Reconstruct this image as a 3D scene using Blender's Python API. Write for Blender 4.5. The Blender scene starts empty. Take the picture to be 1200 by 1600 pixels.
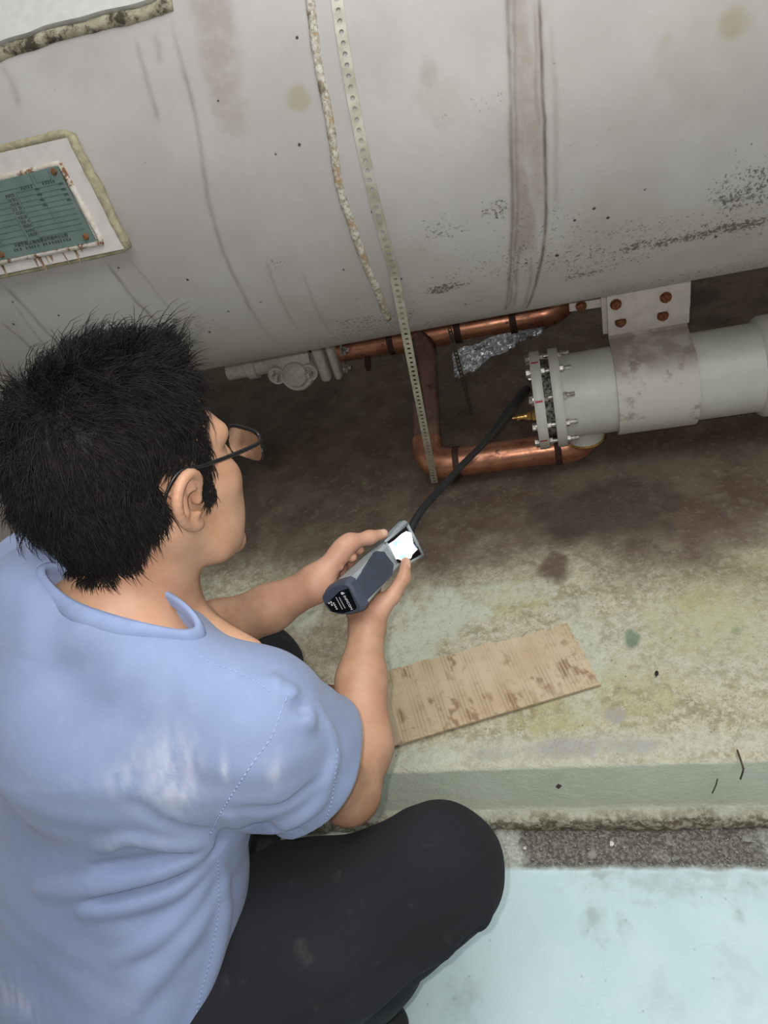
import bpy, bmesh, math
import numpy as np
from mathutils import Matrix, Vector, Quaternion

# ------------------------------------------------------------------ camera
FPX = 1110.0; CAMH = 1.40
_v1 = np.array([-4450., 540., FPX]); _n = np.array([(FPX*FPX+540*1255)/4450, 1255., FPX])
AX = -_v1/np.linalg.norm(_v1); AZ = -_n/np.linalg.norm(_n); AY = np.cross(AZ, AX)
CM = np.array([AX, AY, AZ])            # rows: world axes seen in camera axes (x right, y down, z forward)
CAM = np.array([0., 0., CAMH])
sc = bpy.context.scene
COL = sc.collection
cd = bpy.data.cameras.new('camera'); cam = bpy.data.objects.new('camera', cd); COL.objects.link(cam)
cd.sensor_fit = 'VERTICAL'; cd.sensor_height = 32.0; cd.lens = 32.0*FPX/1600; cd.clip_start = .02
_m = Matrix.Identity(4)
for i in range(3):
    _m[i][0] = CM[i, 0]; _m[i][1] = -CM[i, 1]; _m[i][2] = -CM[i, 2]; _m[i][3] = CAM[i]
cam.matrix_world = _m
sc.camera = cam
def camvec(x, y, z): return CM @ np.array([x, y, z], float)

# ------------------------------------------------------------------ world, lamps, exposure
sc.view_settings.view_transform = 'Standard'; sc.view_settings.look = 'None'
sc.view_settings.gamma = 1.0; sc.view_settings.use_curve_mapping = False
sc.view_settings.exposure = -0.26
wd = bpy.data.worlds.new('room_ambience'); sc.world = wd; wd.use_nodes = True
wd.node_tree.nodes['Background'].inputs[0].default_value = (.93, .97, 1.0, 1)
wd.node_tree.nodes['Background'].inputs[1].default_value = .25
def area(name, loc, target, sx, sy, power, col):
    l = bpy.data.lights.new(name, 'AREA'); l.shape = 'RECTANGLE'; l.size = sx; l.size_y = sy
    l.energy = power; l.color = col
    o = bpy.data.objects.new(name, l); COL.objects.link(o); o.location = loc
    o.rotation_euler = (Vector(target)-Vector(loc)).to_track_quat('-Z', 'Y').to_euler()
    return o
area('ceiling_tube_light', (.45, .45, 2.95), (.1, .6, 0), 2.0, 1.5, 58, (.95, .99, 1.0))
fl = bpy.data.lights.new('phone_flash', 'POINT'); fl.energy = 21; fl.shadow_soft_size = .006; fl.color = (1.0, .965, .92)
flo = bpy.data.objects.new('phone_flash', fl); COL.objects.link(flo)
flo.location = CAM + camvec(-.024, -.015, -.004)

# ------------------------------------------------------------------ small maths
def A3(*a): return np.array(a, float)
def unit(v): v = np.asarray(v, float); return v/np.linalg.norm(v)
def ray(px, py): return CM @ (A3(px-600, py-800, FPX)/FPX)
def at(px, py, d): return CAM + ray(px, py)*d
def onz(px, py, z): r = ray(px, py); return CAM + r*((z-CAMH)/r[2])
def ony(px, py, y): r = ray(px, py); return CAM + r*(y/r[1])
def onplane(px, py, p0, n): r = ray(px, py); return CAM + r*(np.dot(p0-CAM, n)/np.dot(r, n))
def proj(P):
    c = (np.asarray(P)-CAM) @ CM
    return 600+FPX*c[..., 0]/c[..., 2], 800+FPX*c[..., 1]/c[..., 2]
rng = np.random.default_rng(7)
def _hash(ix, iy, iz, s):
    h = (ix*374761393 + iy*668265263 + iz*2147483647 + s*974634777) & 0xffffffff
    h = ((h ^ (h >> 13))*1274126177) & 0xffffffff
    return ((h ^ (h >> 16)) & 0xffff)/65535.0
def vnoise(P, s=0):
    P = np.asarray(P, np.float32); I = np.floor(P); F = P-I; F = F*F*(3-2*F); I = I.astype(np.int64)
    o = 0
    for dx in (0, 1):
        for dy in (0, 1):
            for dz in (0, 1):
                w = (F[..., 0] if dx else 1-F[..., 0])*(F[..., 1] if dy else 1-F[..., 1])*(F[..., 2] if dz else 1-F[..., 2])
                o = o + w*_hash(I[..., 0]+dx, I[..., 1]+dy, I[..., 2]+dz, s)
    return o
def fbm(P, s=0, n=4):
    P = np.asarray(P, np.float32); o = 0; a = .5; t = 0
    for k in range(n): o = o+a*vnoise(P*2**k, s+k); t += a; a *= .5
    return o/t
def sstep(a, b, x): t = np.clip((x-a)/(b-a), 0, 1); return t*t*(3-2*t)
def segdist(P, A, B):
    A = np.asarray(A); B = np.asarray(B); d = B-A
    q = P-A; t = np.clip((q@d)/max(d@d, 1e-12), 0, 1); q = q-t[..., None]*d
    return np.sqrt(np.einsum('...i,...i->...', q, q)), t
def polydist(P, pts):
    best = None; bt = None; n = len(pts)-1
    for i in range(n):
        d, t = segdist(P, pts[i], pts[i+1])
        if best is None: best, bt = d, (t+i)/n
        else:
            m = d < best; best = np.where(m, d, best); bt = np.where(m, (t+i)/n, bt)
    return best, bt
def inpoly(U, V, poly):
    c = np.zeros(U.shape, bool); n = len(poly)
    for i in range(n):
        x0, y0 = poly[i]; x1, y1 = poly[(i+1) % n]
        if y0 == y1: continue
        c ^= ((y0 > V) != (y1 > V)) & (U < (x1-x0)*(V-y0)/(y1-y0)+x0)
    return c
def catmull(pts, n=8):
    P = [np.asarray(p, float) for p in pts]; P = [2*P[0]-P[1]]+P+[2*P[-1]-P[-2]]; o = []
    for i in range(1, len(P)-2):
        for k in range(n):
            t = k/n; a, b, c, d = P[i-1], P[i], P[i+1], P[i+2]
            o.append(.5*((2*b)+(c-a)*t+(2*a-5*b+4*c-d)*t*t+(3*b-a-3*c+d)*t**3))
    o.append(P[-2]); return np.array(o)

# ------------------------------------------------------------------ material builder
class NB:
    def __init__(s, name):
        s.m = bpy.data.materials.new(name); s.m.use_nodes = True; s.t = s.m.node_tree; s.N = s.t.nodes; s.L = s.t.links
        s.b = s.N['Principled BSDF']; s._c = None
    def new(s, ty, **k):
        n = s.N.new(ty)
        for a, v in k.items(): setattr(n, a, v)
        return n
    def put(s, sock, v):
        if isinstance(v, bpy.types.NodeSocket): s.L.new(v, sock)
        elif isinstance(v, (tuple, list)) and sock.type == 'RGBA': sock.default_value = (*v[:3], 1)
        else: sock.default_value = v
    def co(s):
        if s._c is None: s._c = s.new('ShaderNodeNewGeometry').outputs['Position']
        return s._c
    def mapped(s, scale, rot=(0, 0, 0)):
        n = s.new('ShaderNodeMapping'); s.L.new(s.co(), n.inputs[0]); n.inputs['Scale'].default_value = scale; n.inputs['Rotation'].default_value = rot
        return n.outputs[0]
    def noise(s, scale, detail=4, rough=.55, vec=None, dist=0.):
        n = s.new('ShaderNodeTexNoise'); s.L.new(vec or s.co(), n.inputs['Vector'])
        n.inputs['Scale'].default_value = scale; n.inputs['Detail'].default_value = detail; n.inputs['Roughness'].default_value = rough; n.inputs['Distortion'].default_value = dist
        return n.outputs['Fac']
    def voro(s, scale, vec=None, feature='F1', rnd=1.):
        n = s.new('ShaderNodeTexVoronoi', feature=feature); s.L.new(vec or s.co(), n.inputs['Vector']); n.inputs['Scale'].default_value = scale; n.inputs['Randomness'].default_value = rnd
        return n.outputs['Distance']
    def wave(s, scale, vec=None, dist=0., axis='X'):
        n = s.new('ShaderNodeTexWave', bands_direction=axis); s.L.new(vec or s.co(), n.inputs['Vector']); n.inputs['Scale'].default_value = scale; n.inputs['Distortion'].default_value = dist
        return n.outputs['Fac']
    def attr(s, name):
        n = s.new('ShaderNodeAttribute', attribute_name=name); return n.outputs['Fac']
    def ramp(s, v, a, b, lo=0., hi=1.):
        n = s.new('ShaderNodeMapRange', interpolation_type='SMOOTHSTEP'); s.L.new(v, n.inputs[0])
        for i, x in enumerate((a, b, lo, hi)): n.inputs[1+i].default_value = x
        return n.outputs[0]
    def math(s, op, a, b=0.):
        n = s.new('ShaderNodeMath', operation=op); s.put(n.inputs[0], a); s.put(n.inputs[1], b); return n.outputs[0]
    def mix(s, f, a, b):
        n = s.new('ShaderNodeMix', data_type='RGBA'); s.put(n.inputs[0], f); s.put(n.inputs[6], a); s.put(n.inputs[7], b); return n.outputs[2]
    def bump(s, h, dist=.001, strength=1., normal=None):
        n = s.new('ShaderNodeBump'); s.L.new(h, n.inputs['Height']); n.inputs['Distance'].default_value = dist; n.inputs['Strength'].default_value = strength
        if normal: s.L.new(normal, n.inputs['Normal'])
        return n.outputs[0]
    def out(s, col, rough=.5, metal=0., normal=None, **k):
        s.put(s.b.inputs['Base Color'], col); s.put(s.b.inputs['Roughness'], rough); s.put(s.b.inputs['Metallic'], metal)
        if normal: s.L.new(normal, s.b.inputs['Normal'])
        for a, v in k.items(): s.put(s.b.inputs[a.replace('_', ' ')], v)
        return s.m
def lin(r, g, b):
    f = lambda c: (c/255/12.92) if c/255 <= .04045 else ((c/255+.055)/1.055)**2.4
    return (f(r), f(g), f(b))
def plain(name, col, rough=.5, metal=0., var=.12, scale=60, bump=0., **k):
    b = NB(name); n = b.noise(scale, 4)
    d = tuple(c*(1-var) for c in col); h = tuple(min(1, c*(1+var)) for c in col)
    c = b.mix(b.ramp(n, .3, .7), d, h)
    return b.out(c, rough, metal, b.bump(n, bump) if bump else None, **k)

# ------------------------------------------------------------------ object builders
ORG = {}
def mesh(name, V, Fs, smooth=False, attrs=None):
    me = bpy.data.meshes.new(name)
    V = np.asarray(V, float)
    if isinstance(Fs, np.ndarray):
        k = Fs.shape[1]; me.vertices.add(len(V)); me.vertices.foreach_set('co', V.ravel().astype(np.float32))
        me.loops.add(Fs.size); me.loops.foreach_set('vertex_index', Fs.ravel().astype(np.int32))
        me.polygons.add(len(Fs)); me.polygons.foreach_set('loop_start', (np.arange(len(Fs))*k).astype(np.int32))
        me.update(calc_edges=True)
    else: me.from_pydata(V.tolist(), [], [tuple(int(i) for i in f) for f in Fs])
    me.validate()
    if smooth is True: me.polygons.foreach_set('use_smooth', [True]*len(me.polygons))
    elif smooth: me.shade_smooth() if hasattr(me, 'shade_smooth') else None
    if smooth and smooth is not True:
        try: me.set_sharp_from_angle(angle=math.radians(smooth))
        except Exception: pass
    for k, v in (attrs or {}).items():
        a = me.attributes.new(k, 'FLOAT', 'POINT'); a.data.foreach_set('value', np.asarray(v, np.float32))
    return me
def tag(o, label=None, cat=None, group=None, kind=None):
    if label: o['label'] = label
    if cat: o['category'] = cat
    if group: o['group'] = group
    if kind: o['kind'] = kind
    return o
def thing(name, label, cat, loc, group=None):
    o = bpy.data.objects.new(name, None); COL.objects.link(o); o.empty_display_size = .05
    o.location = loc; ORG[o.name] = np.array(loc, float); return tag(o, label, cat, group)
def obj(name, G, mat, parent=None, smooth=40, attrs=None):
    V, Fs = G; V = np.asarray(V, float)
    if parent is not None: org = ORG[parent.name]
    else: org = A3((V[:, 0].min()+V[:, 0].max())/2, (V[:, 1].min()+V[:, 1].max())/2, V[:, 2].min())
    me = mesh(name, V-org, Fs, smooth, attrs); o = bpy.data.objects.new(name, me); COL.objects.link(o)
    if parent is not None: o.parent = parent
    else: o.location = org
    ORG[o.name] = org
    if mat: me.materials.append(mat)
    return o
def inst(name, me, M4, parent):
    o = bpy.data.objects.new(name, me); COL.objects.link(o); o.parent = parent
    o.matrix_basis = Matrix.Translation(Vector(-ORG[parent.name])) @ M4; ORG[o.name] = None
    return o
def frame_mat(p, z, x=None):
    z = unit(z); x = unit(np.cross(A3(0, 1, 0) if abs(z[1]) < .9 else A3(1, 0, 0), z)) if x is None else unit(np.asarray(x)-z*np.dot(x, z)); y = np.cross(z, x)
    m = Matrix.Identity(4)
    for i in range(3): m[i][0] = x[i]; m[i][1] = y[i]; m[i][2] = z[i]; m[i][3] = p[i]
    return m
def join(*Gs):
    V = []; Fs = []; n = 0
    for g in Gs:
        V.extend(np.asarray(g[0]).tolist()); Fs.extend([tuple(int(i)+n for i in f) for f in g[1]]); n += len(g[0])
    return np.array(V), Fs
def xf(G, M4):
    V = np.asarray(G[0]); m = np.array(M4); return V@m[:3, :3].T+m[:3, 3], G[1]
def rframes(P):
    P = np.asarray(P, float); T = np.gradient(P, axis=0); T /= np.linalg.norm(T, axis=1)[:, None]
    u = np.cross(T[0], A3(0, 0, 1)); u = np.cross(T[0], A3(1, 0, 0)) if np.linalg.norm(u) < .2 else u; u = unit(u); U = []
    for t in T: u = unit(u-t*np.dot(u, t)); U.append(u)
    U = np.array(U); return T, U, np.cross(T, U)
def tube(P, r, n=16, caps=True, rx=1., frames=None):
    P = np.asarray(P, float); T, U, W = frames or rframes(P); r = np.broadcast_to(np.asarray(r, float), (len(P),)); a = np.arange(n)*2*np.pi/n
    V = (P[:, None]+r[:, None, None]*(np.cos(a)[None, :, None]*U[:, None]*rx+np.sin(a)[None, :, None]*W[:, None])).reshape(-1, 3); Fs = []
    for i in range(len(P)-1):
        for k in range(n): j = (k+1) % n; Fs.append((i*n+k, i*n+j, (i+1)*n+j, (i+1)*n+k))
    if caps: Fs.append(tuple(range(n))[::-1]); Fs.append(tuple((len(P)-1)*n+k for k in range(n)))
    return V, Fs
def lathe(prof, n=32, caps=False):
    """profile [(r, z)] about local z"""
    a = np.arange(n)*2*np.pi/n; V = []; Fs = []
    for r, z in prof: V += [(r*math.cos(t), r*math.sin(t), z) for t in a]
    for i in range(len(prof)-1):
        for k in range(n): j = (k+1) % n; Fs.append((i*n+k, i*n+j, (i+1)*n+j, (i+1)*n+k))
    if caps: Fs.append(tuple(range(n))[::-1]); Fs.append(tuple((len(prof)-1)*n+k for k in range(n)))
    return np.array(V), Fs
def box(c, ex, ey, ez, sx, sy, sz, bev=0., seg=2):
    bm = bmesh.new(); bmesh.ops.create_cube(bm, size=1)
    for v in bm.verts: v.co = Vector((v.co.x*sx, v.co.y*sy, v.co.z*sz))
    if bev: bmesh.ops.bevel(bm, geom=bm.edges[:], offset=bev, segments=seg, affect='EDGES', profile=.6)
    V = np.array([v.co[:] for v in bm.verts]); bm.verts.index_update(); Fs = [[v.index for v in f.verts] for f in bm.faces]; bm.free()
    return np.asarray(c)+V[:, :1]*np.asarray(ex)+V[:, 1:2]*np.asarray(ey)+V[:, 2:]*np.asarray(ez), Fs
def slab(poly, n, th):
    """planar polygon of 3d points extruded by th along -n"""
    P = np.asarray(poly, float); k = len(P); V = np.vstack([P, P-np.asarray(n)*th]); nn = np.cross(P[1]-P[0], P[2]-P[1])
    Fs = [tuple(range(k)), tuple(range(2*k-1, k-1, -1))]+[(i, i+k, (i+1) % k+k, (i+1) % k) for i in range(k)]
    return V, Fs
def grid(Pf, nu, nv, wrap=False):
    """Pf: (nu, nv, 3) array"""
    V = Pf.reshape(-1, 3); idx = np.arange(nu*nv).reshape(nu, nv); a = idx[:-1, :-1]; b = idx[1:, :-1]; c = idx[1:, 1:]; d = idx[:-1, 1:]
    F = np.stack([a, b, c, d], -1).reshape(-1, 4)
    if wrap: F = np.vstack([F, np.stack([idx[:-1, -1], idx[1:, -1], idx[1:, 0], idx[:-1, 0]], -1)])
    return V, F
def hexprism(r, h, cham=.12):
    V = []; 
    for rr, z in ((r*(1-cham*.0), 0), (r, h*(1-cham)), (r*(1-cham), h)):
        V += [(rr*math.cos(k*math.pi/3), rr*math.sin(k*math.pi/3), z) for k in range(6)]
    Fs = [tuple(range(6))[::-1], tuple(range(12, 18))]
    for i in range(2):
        for k in range(6): j = (k+1) % 6; Fs.append((i*6+k, i*6+j, i*6+6+j, i*6+6+k))
    return np.array(V), Fs

# ------------------------------------------------------------------ floor and plinth
PH = .20; PY = .636                      # plinth height, plinth front
def dense(lo, a, b, hi, step, coarse):
    return np.unique(np.round(np.concatenate([np.arange(lo, a, coarse), np.arange(a, b, step), np.arange(b, hi+1e-6, coarse)]), 5))
def blob(x, y, cx, cy, rx, ry, P, amp=.5, sc_=14, s=0, edge=.25, rot=0.):
    c, n = math.cos(rot), math.sin(rot); o = np.zeros(x.shape); R_ = 1.05+edge+amp
    m = (np.abs(x-cx) < max(rx, ry)*R_) & (np.abs(y-cy) < max(rx, ry)*R_)
    if not m.any(): return o
    dx = x[m]-cx; dy = y[m]-cy
    q = np.hypot((dx*c+dy*n)/rx, (-dx*n+dy*c)/ry)+amp*(fbm(P[m]*sc_, s)-.5)*2
    o[m] = 1-sstep(1-edge, 1+edge, q); return o
xs = dense(-2.4, -.75, .55, 2.2, .004, .08); ys = dense(-1.6, .2, PY+.012, PY+.02, .004, .08)
X, Y = np.meshgrid(xs, ys, indexing='ij'); P = np.stack([X, Y, 0*X], -1)
ystrip = onz(1000, 1357, 0)[1]
strip = sstep(ystrip-.006, ystrip+.006, Y+.012*(fbm(P*26, 3)-.5)+.004*(fbm(P*90, 5)-.5))
xd = onz(815, 1320, 0)[0]; xe = onz(1178, 1320, 0)[0]
dirt = strip*sstep(xd-.012, xd+.012, X+.05*(fbm(P*30, 8)-.5))*(1-.7*sstep(xe-.02, xe+.03, X+.06*(fbm(P*25, 9)-.5)))
grime = np.zeros_like(X)
for (px, py, rx, ry, a) in [(935, 1440, .022, .03, .75), (975, 1450, .012, .02, .6), (940, 1365, .02, .012, .9), (1080, 1375, .16, .03, .55), (720, 1560, .03, .03, .5), (1155, 1430, .008, .012, .9), (1000, 1365, .05, .014, .5), (1150, 1520, .03, .05, .3), (1040, 1560, .03, .04, .25)]:
    c = onz(px, py, 0); grime = np.maximum(grime, a*blob(X, Y, c[0], c[1], rx, ry, P, .9, 60, int(px), .6))
whit = strip*(1-dirt)*blob(X, Y, *onz(575, 1310, 0)[:2], .10, .06, P, .9, 24, 4, .7)
Z = .0022*(fbm(P*120, 2)-.5)*strip+dirt*(.006*fbm(P*60, 12)+.004*fbm(P*200, 13))
b = NB('pale_teal_floor_paint')
st, di, gr, wh = b.attr('strip'), b.attr('dirt'), b.attr('grime'), b.attr('whitewash')
n1 = b.noise(7, 5); n2 = b.noise(160, 5, .7); n3 = b.noise(40, 5)
teal = b.mix(b.ramp(n1, .35, .65), lin(200, 225, 227), lin(209, 232, 234))
teal = b.mix(b.ramp(b.voro(34), .10, .03, 0, .55), teal, lin(150, 170, 168)); teal = b.mix(b.math('MULTIPLY', gr, b.ramp(n3, .35, .65, .15, .7)), teal, lin(150, 160, 154))
conc = b.mix(b.ramp(n2, .35, .65), lin(156, 154, 142), lin(198, 200, 188)); conc = b.mix(wh, conc, lin(205, 218, 208))
dcol = b.mix(b.ramp(n2, .42, .62), lin(88, 84, 77), lin(136, 132, 124)); dcol = b.mix(b.ramp(n3, .52, .72), dcol, lin(156, 153, 144))
col = b.mix(st, teal, conc); col = b.mix(di, col, dcol)
M_floor = b.out(col, b.ramp(st, 0, 1, .38, .85), normal=b.bump(n2, .0012, .5))
fo = obj('floor', grid(np.stack([X, Y, Z], -1), len(xs), len(ys)), M_floor, smooth=True, attrs=dict(strip=strip.ravel(), dirt=dirt.ravel(), grime=grime.ravel(), whitewash=whit.ravel()))
tag(fo, 'pale teal painted lower floor in front of the plinth', None, kind='structure')

# plinth: profile (y, z) swept along x
prof = [(PY-.016, -.01), (PY-.016, .0)]
prof += [(PY-.016-.004*math.sin(math.pi*t), .046*t) for t in np.linspace(.1, 1, 11)]
prof += [(PY-.006, .050)]+[(PY-.006+.006*t, .05+.14*t) for t in np.linspace(.03, 1, 24)]
prof += [(PY+.010-.010*math.cos(t), .19+.010*math.sin(t)) for t in np.linspace(.25, math.pi/2, 6)]
yy = np.concatenate([np.arange(PY+.014, 1.35, .0055), np.arange(1.35, 2.3, .011), np.arange(2.3, 3.01, .1)])
prof += [(y, PH) for y in yy]
prof = np.array(prof); xs = dense(-2.4, -.85, .62, 2.2, .0055, .1)
X = np.repeat(xs[:, None], len(prof), 1); Y = np.repeat(prof[None, :, 0], len(xs), 0); Z = np.repeat(prof[None, :, 1], len(xs), 0)
P = np.stack([X, Y, Z], -1)
front = 1-sstep(PY-.004, PY+.012, Y+.010*(fbm(P*40, 21)-.5))*sstep(.185, .196, Z)
fringe = front*(1-sstep(.040, .056, Z+.022*(fbm(P*28, 22)-.5)))
top = 1-front
P2 = P.copy(); P2[..., 2] = 0
def tb(px, py, rx, ry, a=1., amp=.6, sc_=22, edge=.4, rot=0.):
    c = onz(px, py, PH); return a*blob(X, Y, c[0], c[1], rx, ry, P2, amp, sc_, int(px+py), edge, rot)
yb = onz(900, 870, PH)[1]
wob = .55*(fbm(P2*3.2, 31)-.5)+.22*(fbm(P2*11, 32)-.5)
brown = top*sstep(yb-.12, yb+.10, Y+wob*.55-.10*sstep(-.35, -.6, X))  # brown floor stain, with the tank's soft shade also painted into it
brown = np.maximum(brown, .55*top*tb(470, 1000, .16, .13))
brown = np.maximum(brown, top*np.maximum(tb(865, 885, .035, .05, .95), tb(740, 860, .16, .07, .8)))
wet = top*np.maximum.reduce([tb(1085, 466, .055, .075, 1), tb(1115, 500, .03, .03, .8), tb(940, 800, .16, .10, .75), tb(680, 640, .1, .2, .45), tb(420, 650, .25, .25, .45)])
pale = top*np.maximum.reduce([tb(690, 965, .10, .07, .95, .9), tb(640, 1010, .06, .06, .9), tb(780, 925, .10, .035, .6), tb(905, 1020, .05, .12, .7), tb(900, 1170, .3, .03, .55), tb(1080, 1000, .22, .10, .35), tb(660, 1185, .12, .03, .8), tb(470, 960, .05, .05, .5, .9)])
yel = top*np.maximum.reduce([tb(800, 935, .06, .05, .7), tb(1100, 975, .10, .08, .75), tb(1000, 1080, .10, .06, .5), tb(870, 1120, .08, .04, .6), tb(520, 800, .12, .06, .4), tb(450, 760, .1, .06, .45), tb(1150, 900, .1, .07, .4)])
lil = top*np.maximum.reduce([tb(963, 1117, .022, .016, .95, .5, 40, .2), tb(890, 1168, .07, .018, .8), tb(760, 1178, .04, .014, .7), tb(985, 1165, .05, .014, .7)])
grn = top*np.maximum(tb(985, 998, .013, .02, .95, .9, 60, .3), tb(1150, 985, .01, .01, .5))
Zo = Z+top*(.006*(fbm(P2*5, 41)-.5)+.0035*(fbm(P2*34, 42)-.5)+.0016*(fbm(P2*120, 43)-.5))
Yo = Y-fringe*(.012*fbm(P*32, 44)+.006*fbm(P*110, 45))-.002*front*(fbm(P*60, 46)-.5)
edge_n = np.exp(-((Y-PY)/.02)**2)*sstep(.17, .2, Z); Zo = Zo-edge_n*.004*fbm(P*60, 47)
b = NB('worn_concrete_plinth')
n1 = b.noise(9, 6, .6); n2 = b.noise(70, 6, .7); n3 = b.noise(230, 4, .7); n4 = b.noise(24, 5, .65, dist=.6)
c0 = b.mix(b.ramp(n4, .38, .62), lin(178, 166, 134), lin(212, 203, 174)); c0 = b.mix(b.ramp(n2, .46, .60, 0, .7), c0, lin(230, 224, 202))
c0 = b.mix(b.ramp(n3, .54, .64, 0, .6), c0, lin(134, 124, 98))
c0 = b.mix(b.math('MULTIPLY', b.attr('yellow'), b.ramp(n4, .3, .6)), c0, lin(196, 188, 128))
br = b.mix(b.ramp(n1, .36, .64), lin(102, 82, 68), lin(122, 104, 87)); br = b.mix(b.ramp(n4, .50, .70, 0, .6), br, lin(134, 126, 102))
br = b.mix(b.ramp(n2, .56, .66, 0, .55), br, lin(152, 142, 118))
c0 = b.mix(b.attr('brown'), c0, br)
c0 = b.mix(b.math('MULTIPLY', b.attr('pale'), b.ramp(n2, .30, .52, .25, 1)), c0, lin(216, 221, 200))
c0 = b.mix(b.math('MULTIPLY', b.attr('lilac'), b.ramp(n2, .3, .55, .3, .8)), c0, lin(178, 174, 172)); c0 = b.mix(b.math('MULTIPLY', b.attr('green'), .75), c0, lin(92, 126, 98))
c0 = b.mix(b.math('MULTIPLY', b.attr('wet'), .8), c0, lin(66, 56, 48))
c0 = b.mix(b.ramp(b.voro(30), .07, .03, 0, .7), c0, lin(92, 84, 66))
fc = b.mix(b.ramp(n1, .35, .65), lin(220, 221, 196), lin(228, 228, 206)); fc = b.mix(b.ramp(n2, .60, .70, 0, .7), fc, lin(228, 226, 208))
fr = b.mix(b.ramp(n2, .44, .58), lin(122, 110, 86), lin(194, 188, 164))
fc = b.mix(b.attr('fringe'), fc, fr); col = b.mix(b.attr('front'), c0, fc)
rg = b.math('SUBTRACT', .78, b.math('MULTIPLY', b.attr('wet'), .35))
M_pl = b.out(col, rg, normal=b.bump(b.math('ADD', n2, b.math('MULTIPLY', n3, .6)), .005, .9))
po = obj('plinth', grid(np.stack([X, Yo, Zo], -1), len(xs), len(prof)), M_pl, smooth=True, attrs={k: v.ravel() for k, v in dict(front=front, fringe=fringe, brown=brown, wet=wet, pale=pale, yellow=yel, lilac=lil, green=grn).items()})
tag(po, 'raised stained concrete plinth below the tank', None, kind='structure')
wb = obj('wall_back', box((-.1, 3.06, 1.3), (1, 0, 0), (0, 1, 0), (0, 0, 1), 4.6, .12, 2.9), plain('grey_wall_plaster', lin(170, 172, 165), .8, bump=.001), smooth=False)
tag(wb, 'grey plaster wall behind the tank', None, kind='structure')

# ------------------------------------------------------------------ condenser tank
_th = math.atan(.517); TR = .42; TY = 1.37+TR*math.sin(_th); TZ = 1.40-.517*1.37+TR*math.cos(_th)
def ontank(px, py, off=0.):
    d = ray(px, py); o = CAM-A3(0, TY, TZ); R = TR+off; a = d[1]**2+d[2]**2; bq = o[1]*d[1]+o[2]*d[2]; c = o[1]**2+o[2]**2-R*R
    D = max(bq*bq-a*c, 0); return CAM+d*((-bq-math.sqrt(D))/a)
def tuv(p): return A3(p[0], math.atan2(TZ-p[2], TY-p[1])*TR)          # axial metres, arc metres downwards from the equator
def tpt(u, v, off=0.): a = np.asarray(v)/TR; return np.stack(np.broadcast_arrays(np.asarray(u, float), TY-(TR+off)*np.cos(a), TZ-(TR+off)*np.sin(a)), -1)
def tnorm(v): a = v/TR; return A3(0, -math.cos(a), -math.sin(a))
tank = thing('condenser_tank', 'large off-white horizontal steel tank with rust streaks and nameplate', 'tank', (0, TY, TZ-TR))
us = np.unique(np.round(np.concatenate([dense(-1.9, -1.0, .66, 1.9, .0036, .1), np.arange(-.07, .075, .0016)]), 4)); vs = np.concatenate([np.arange(-.40, .64, .0042), np.linspace(.66, 2*math.pi*TR-.40, 60)[:-1]])
U, V = np.meshgrid(us, vs, indexing='ij'); P = np.stack([U, V, 0*U], -1); UV = np.stack([U, V], -1)
def drip(pts, w, s, a=1., fade=.15, px=True, wob=.003):
    q = np.array([tuv(ontank(*p)) if px else p for p in pts]); q = catmull(q, 4)
    o = np.zeros(U.shape); lo_ = q.min(0)-4*w-wob*2; hi_ = q.max(0)+4*w+wob*2; k_ = (U > lo_[0]) & (U < hi_[0]) & (V > lo_[1]) & (V < hi_[1])
    if not k_.any(): return o
    Pk = P[k_]; W = UV[k_]+wob*np.stack([fbm(Pk*30, s)-.5, 0*Pk[:, 0]], -1)*2
    d, t = polydist(W, q)
    m = np.exp(-(d/w)**2)*(.45+.75*fbm(Pk*40, s+3)); m *= np.minimum(1, (t+.02)/fade)*np.minimum(1, (1.02-t)/fade)
    o[k_] = a*np.clip(m, 0, 1); return o
def tblob(px, py, ru, rv, s, a=1., amp=.7, sc_=30, edge=.5):
    c = tuv(ontank(px, py)); return a*blob(U, V, c[0], c[1], ru, rv, P, amp, sc_, s, edge)
grey = np.maximum.reduce([
    drip([(268, 30), (290, 120), (305, 180), (315, 250), (330, 330), (350, 395), (385, 470), (430, 535)], .0035, 1, .55),
    drip([(210, 60), (226, 110), (238, 150), (250, 195)], .004, 2, .45), drip([(240, 50), (248, 80), (252, 100)], .005, 3, .4),
    drip([(165, 408), (200, 455), (240, 500), (285, 548)], .003, 4, .75), drip([(200, 400), (240, 450), (280, 500)], .003, 5, .4),
    drip([(842, -20), (847, 130), (851, 200), (853, 300), (850, 380), (838, 440), (822, 482)], .0028, 6, 1.2, .03, wob=.0015),
    drip([(793, -20), (797, 130), (799, 230), (801, 330), (798, 400), (790, 484)], .0034, 7, .8, .03, wob=.0015),
    drip([(803, 0), (806, 200), (808, 330), (802, 420), (796, 480)], .003, 8, .6, .03), drip([(835, 0), (838, 120), (842, 200)], .003, 9, .45),
    drip([(862, 30), (866, 130), (868, 250), (868, 330)], .004, 10, .3), drip([(812, 380), (808, 430), (800, 484)], .003, 11, .55), drip([(832, 400), (828, 440), (815, 484)], .003, 12, .5),
    drip([(0, 440), (40, 480), (75, 520), (120, 560)], .0035, 13, .6), drip([(0, 500), (50, 545), (100, 590)], .003, 14, .6), drip([(0, 530), (40, 565), (80, 600)], .004, 15, .6), drip([(0, 555), (30, 580), (60, 607)], .004, 16, .7),
    drip([(20, 470), (70, 540), (140, 590)], .0025, 17, .5), drip([(0, 100), (20, 130), (30, 170)], .006, 18, .35), drip([(415, 400), (430, 450), (470, 520)], .0025, 19, .35), drip([(470, 420), (490, 470), (520, 525)], .0025, 20, .35)])
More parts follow.
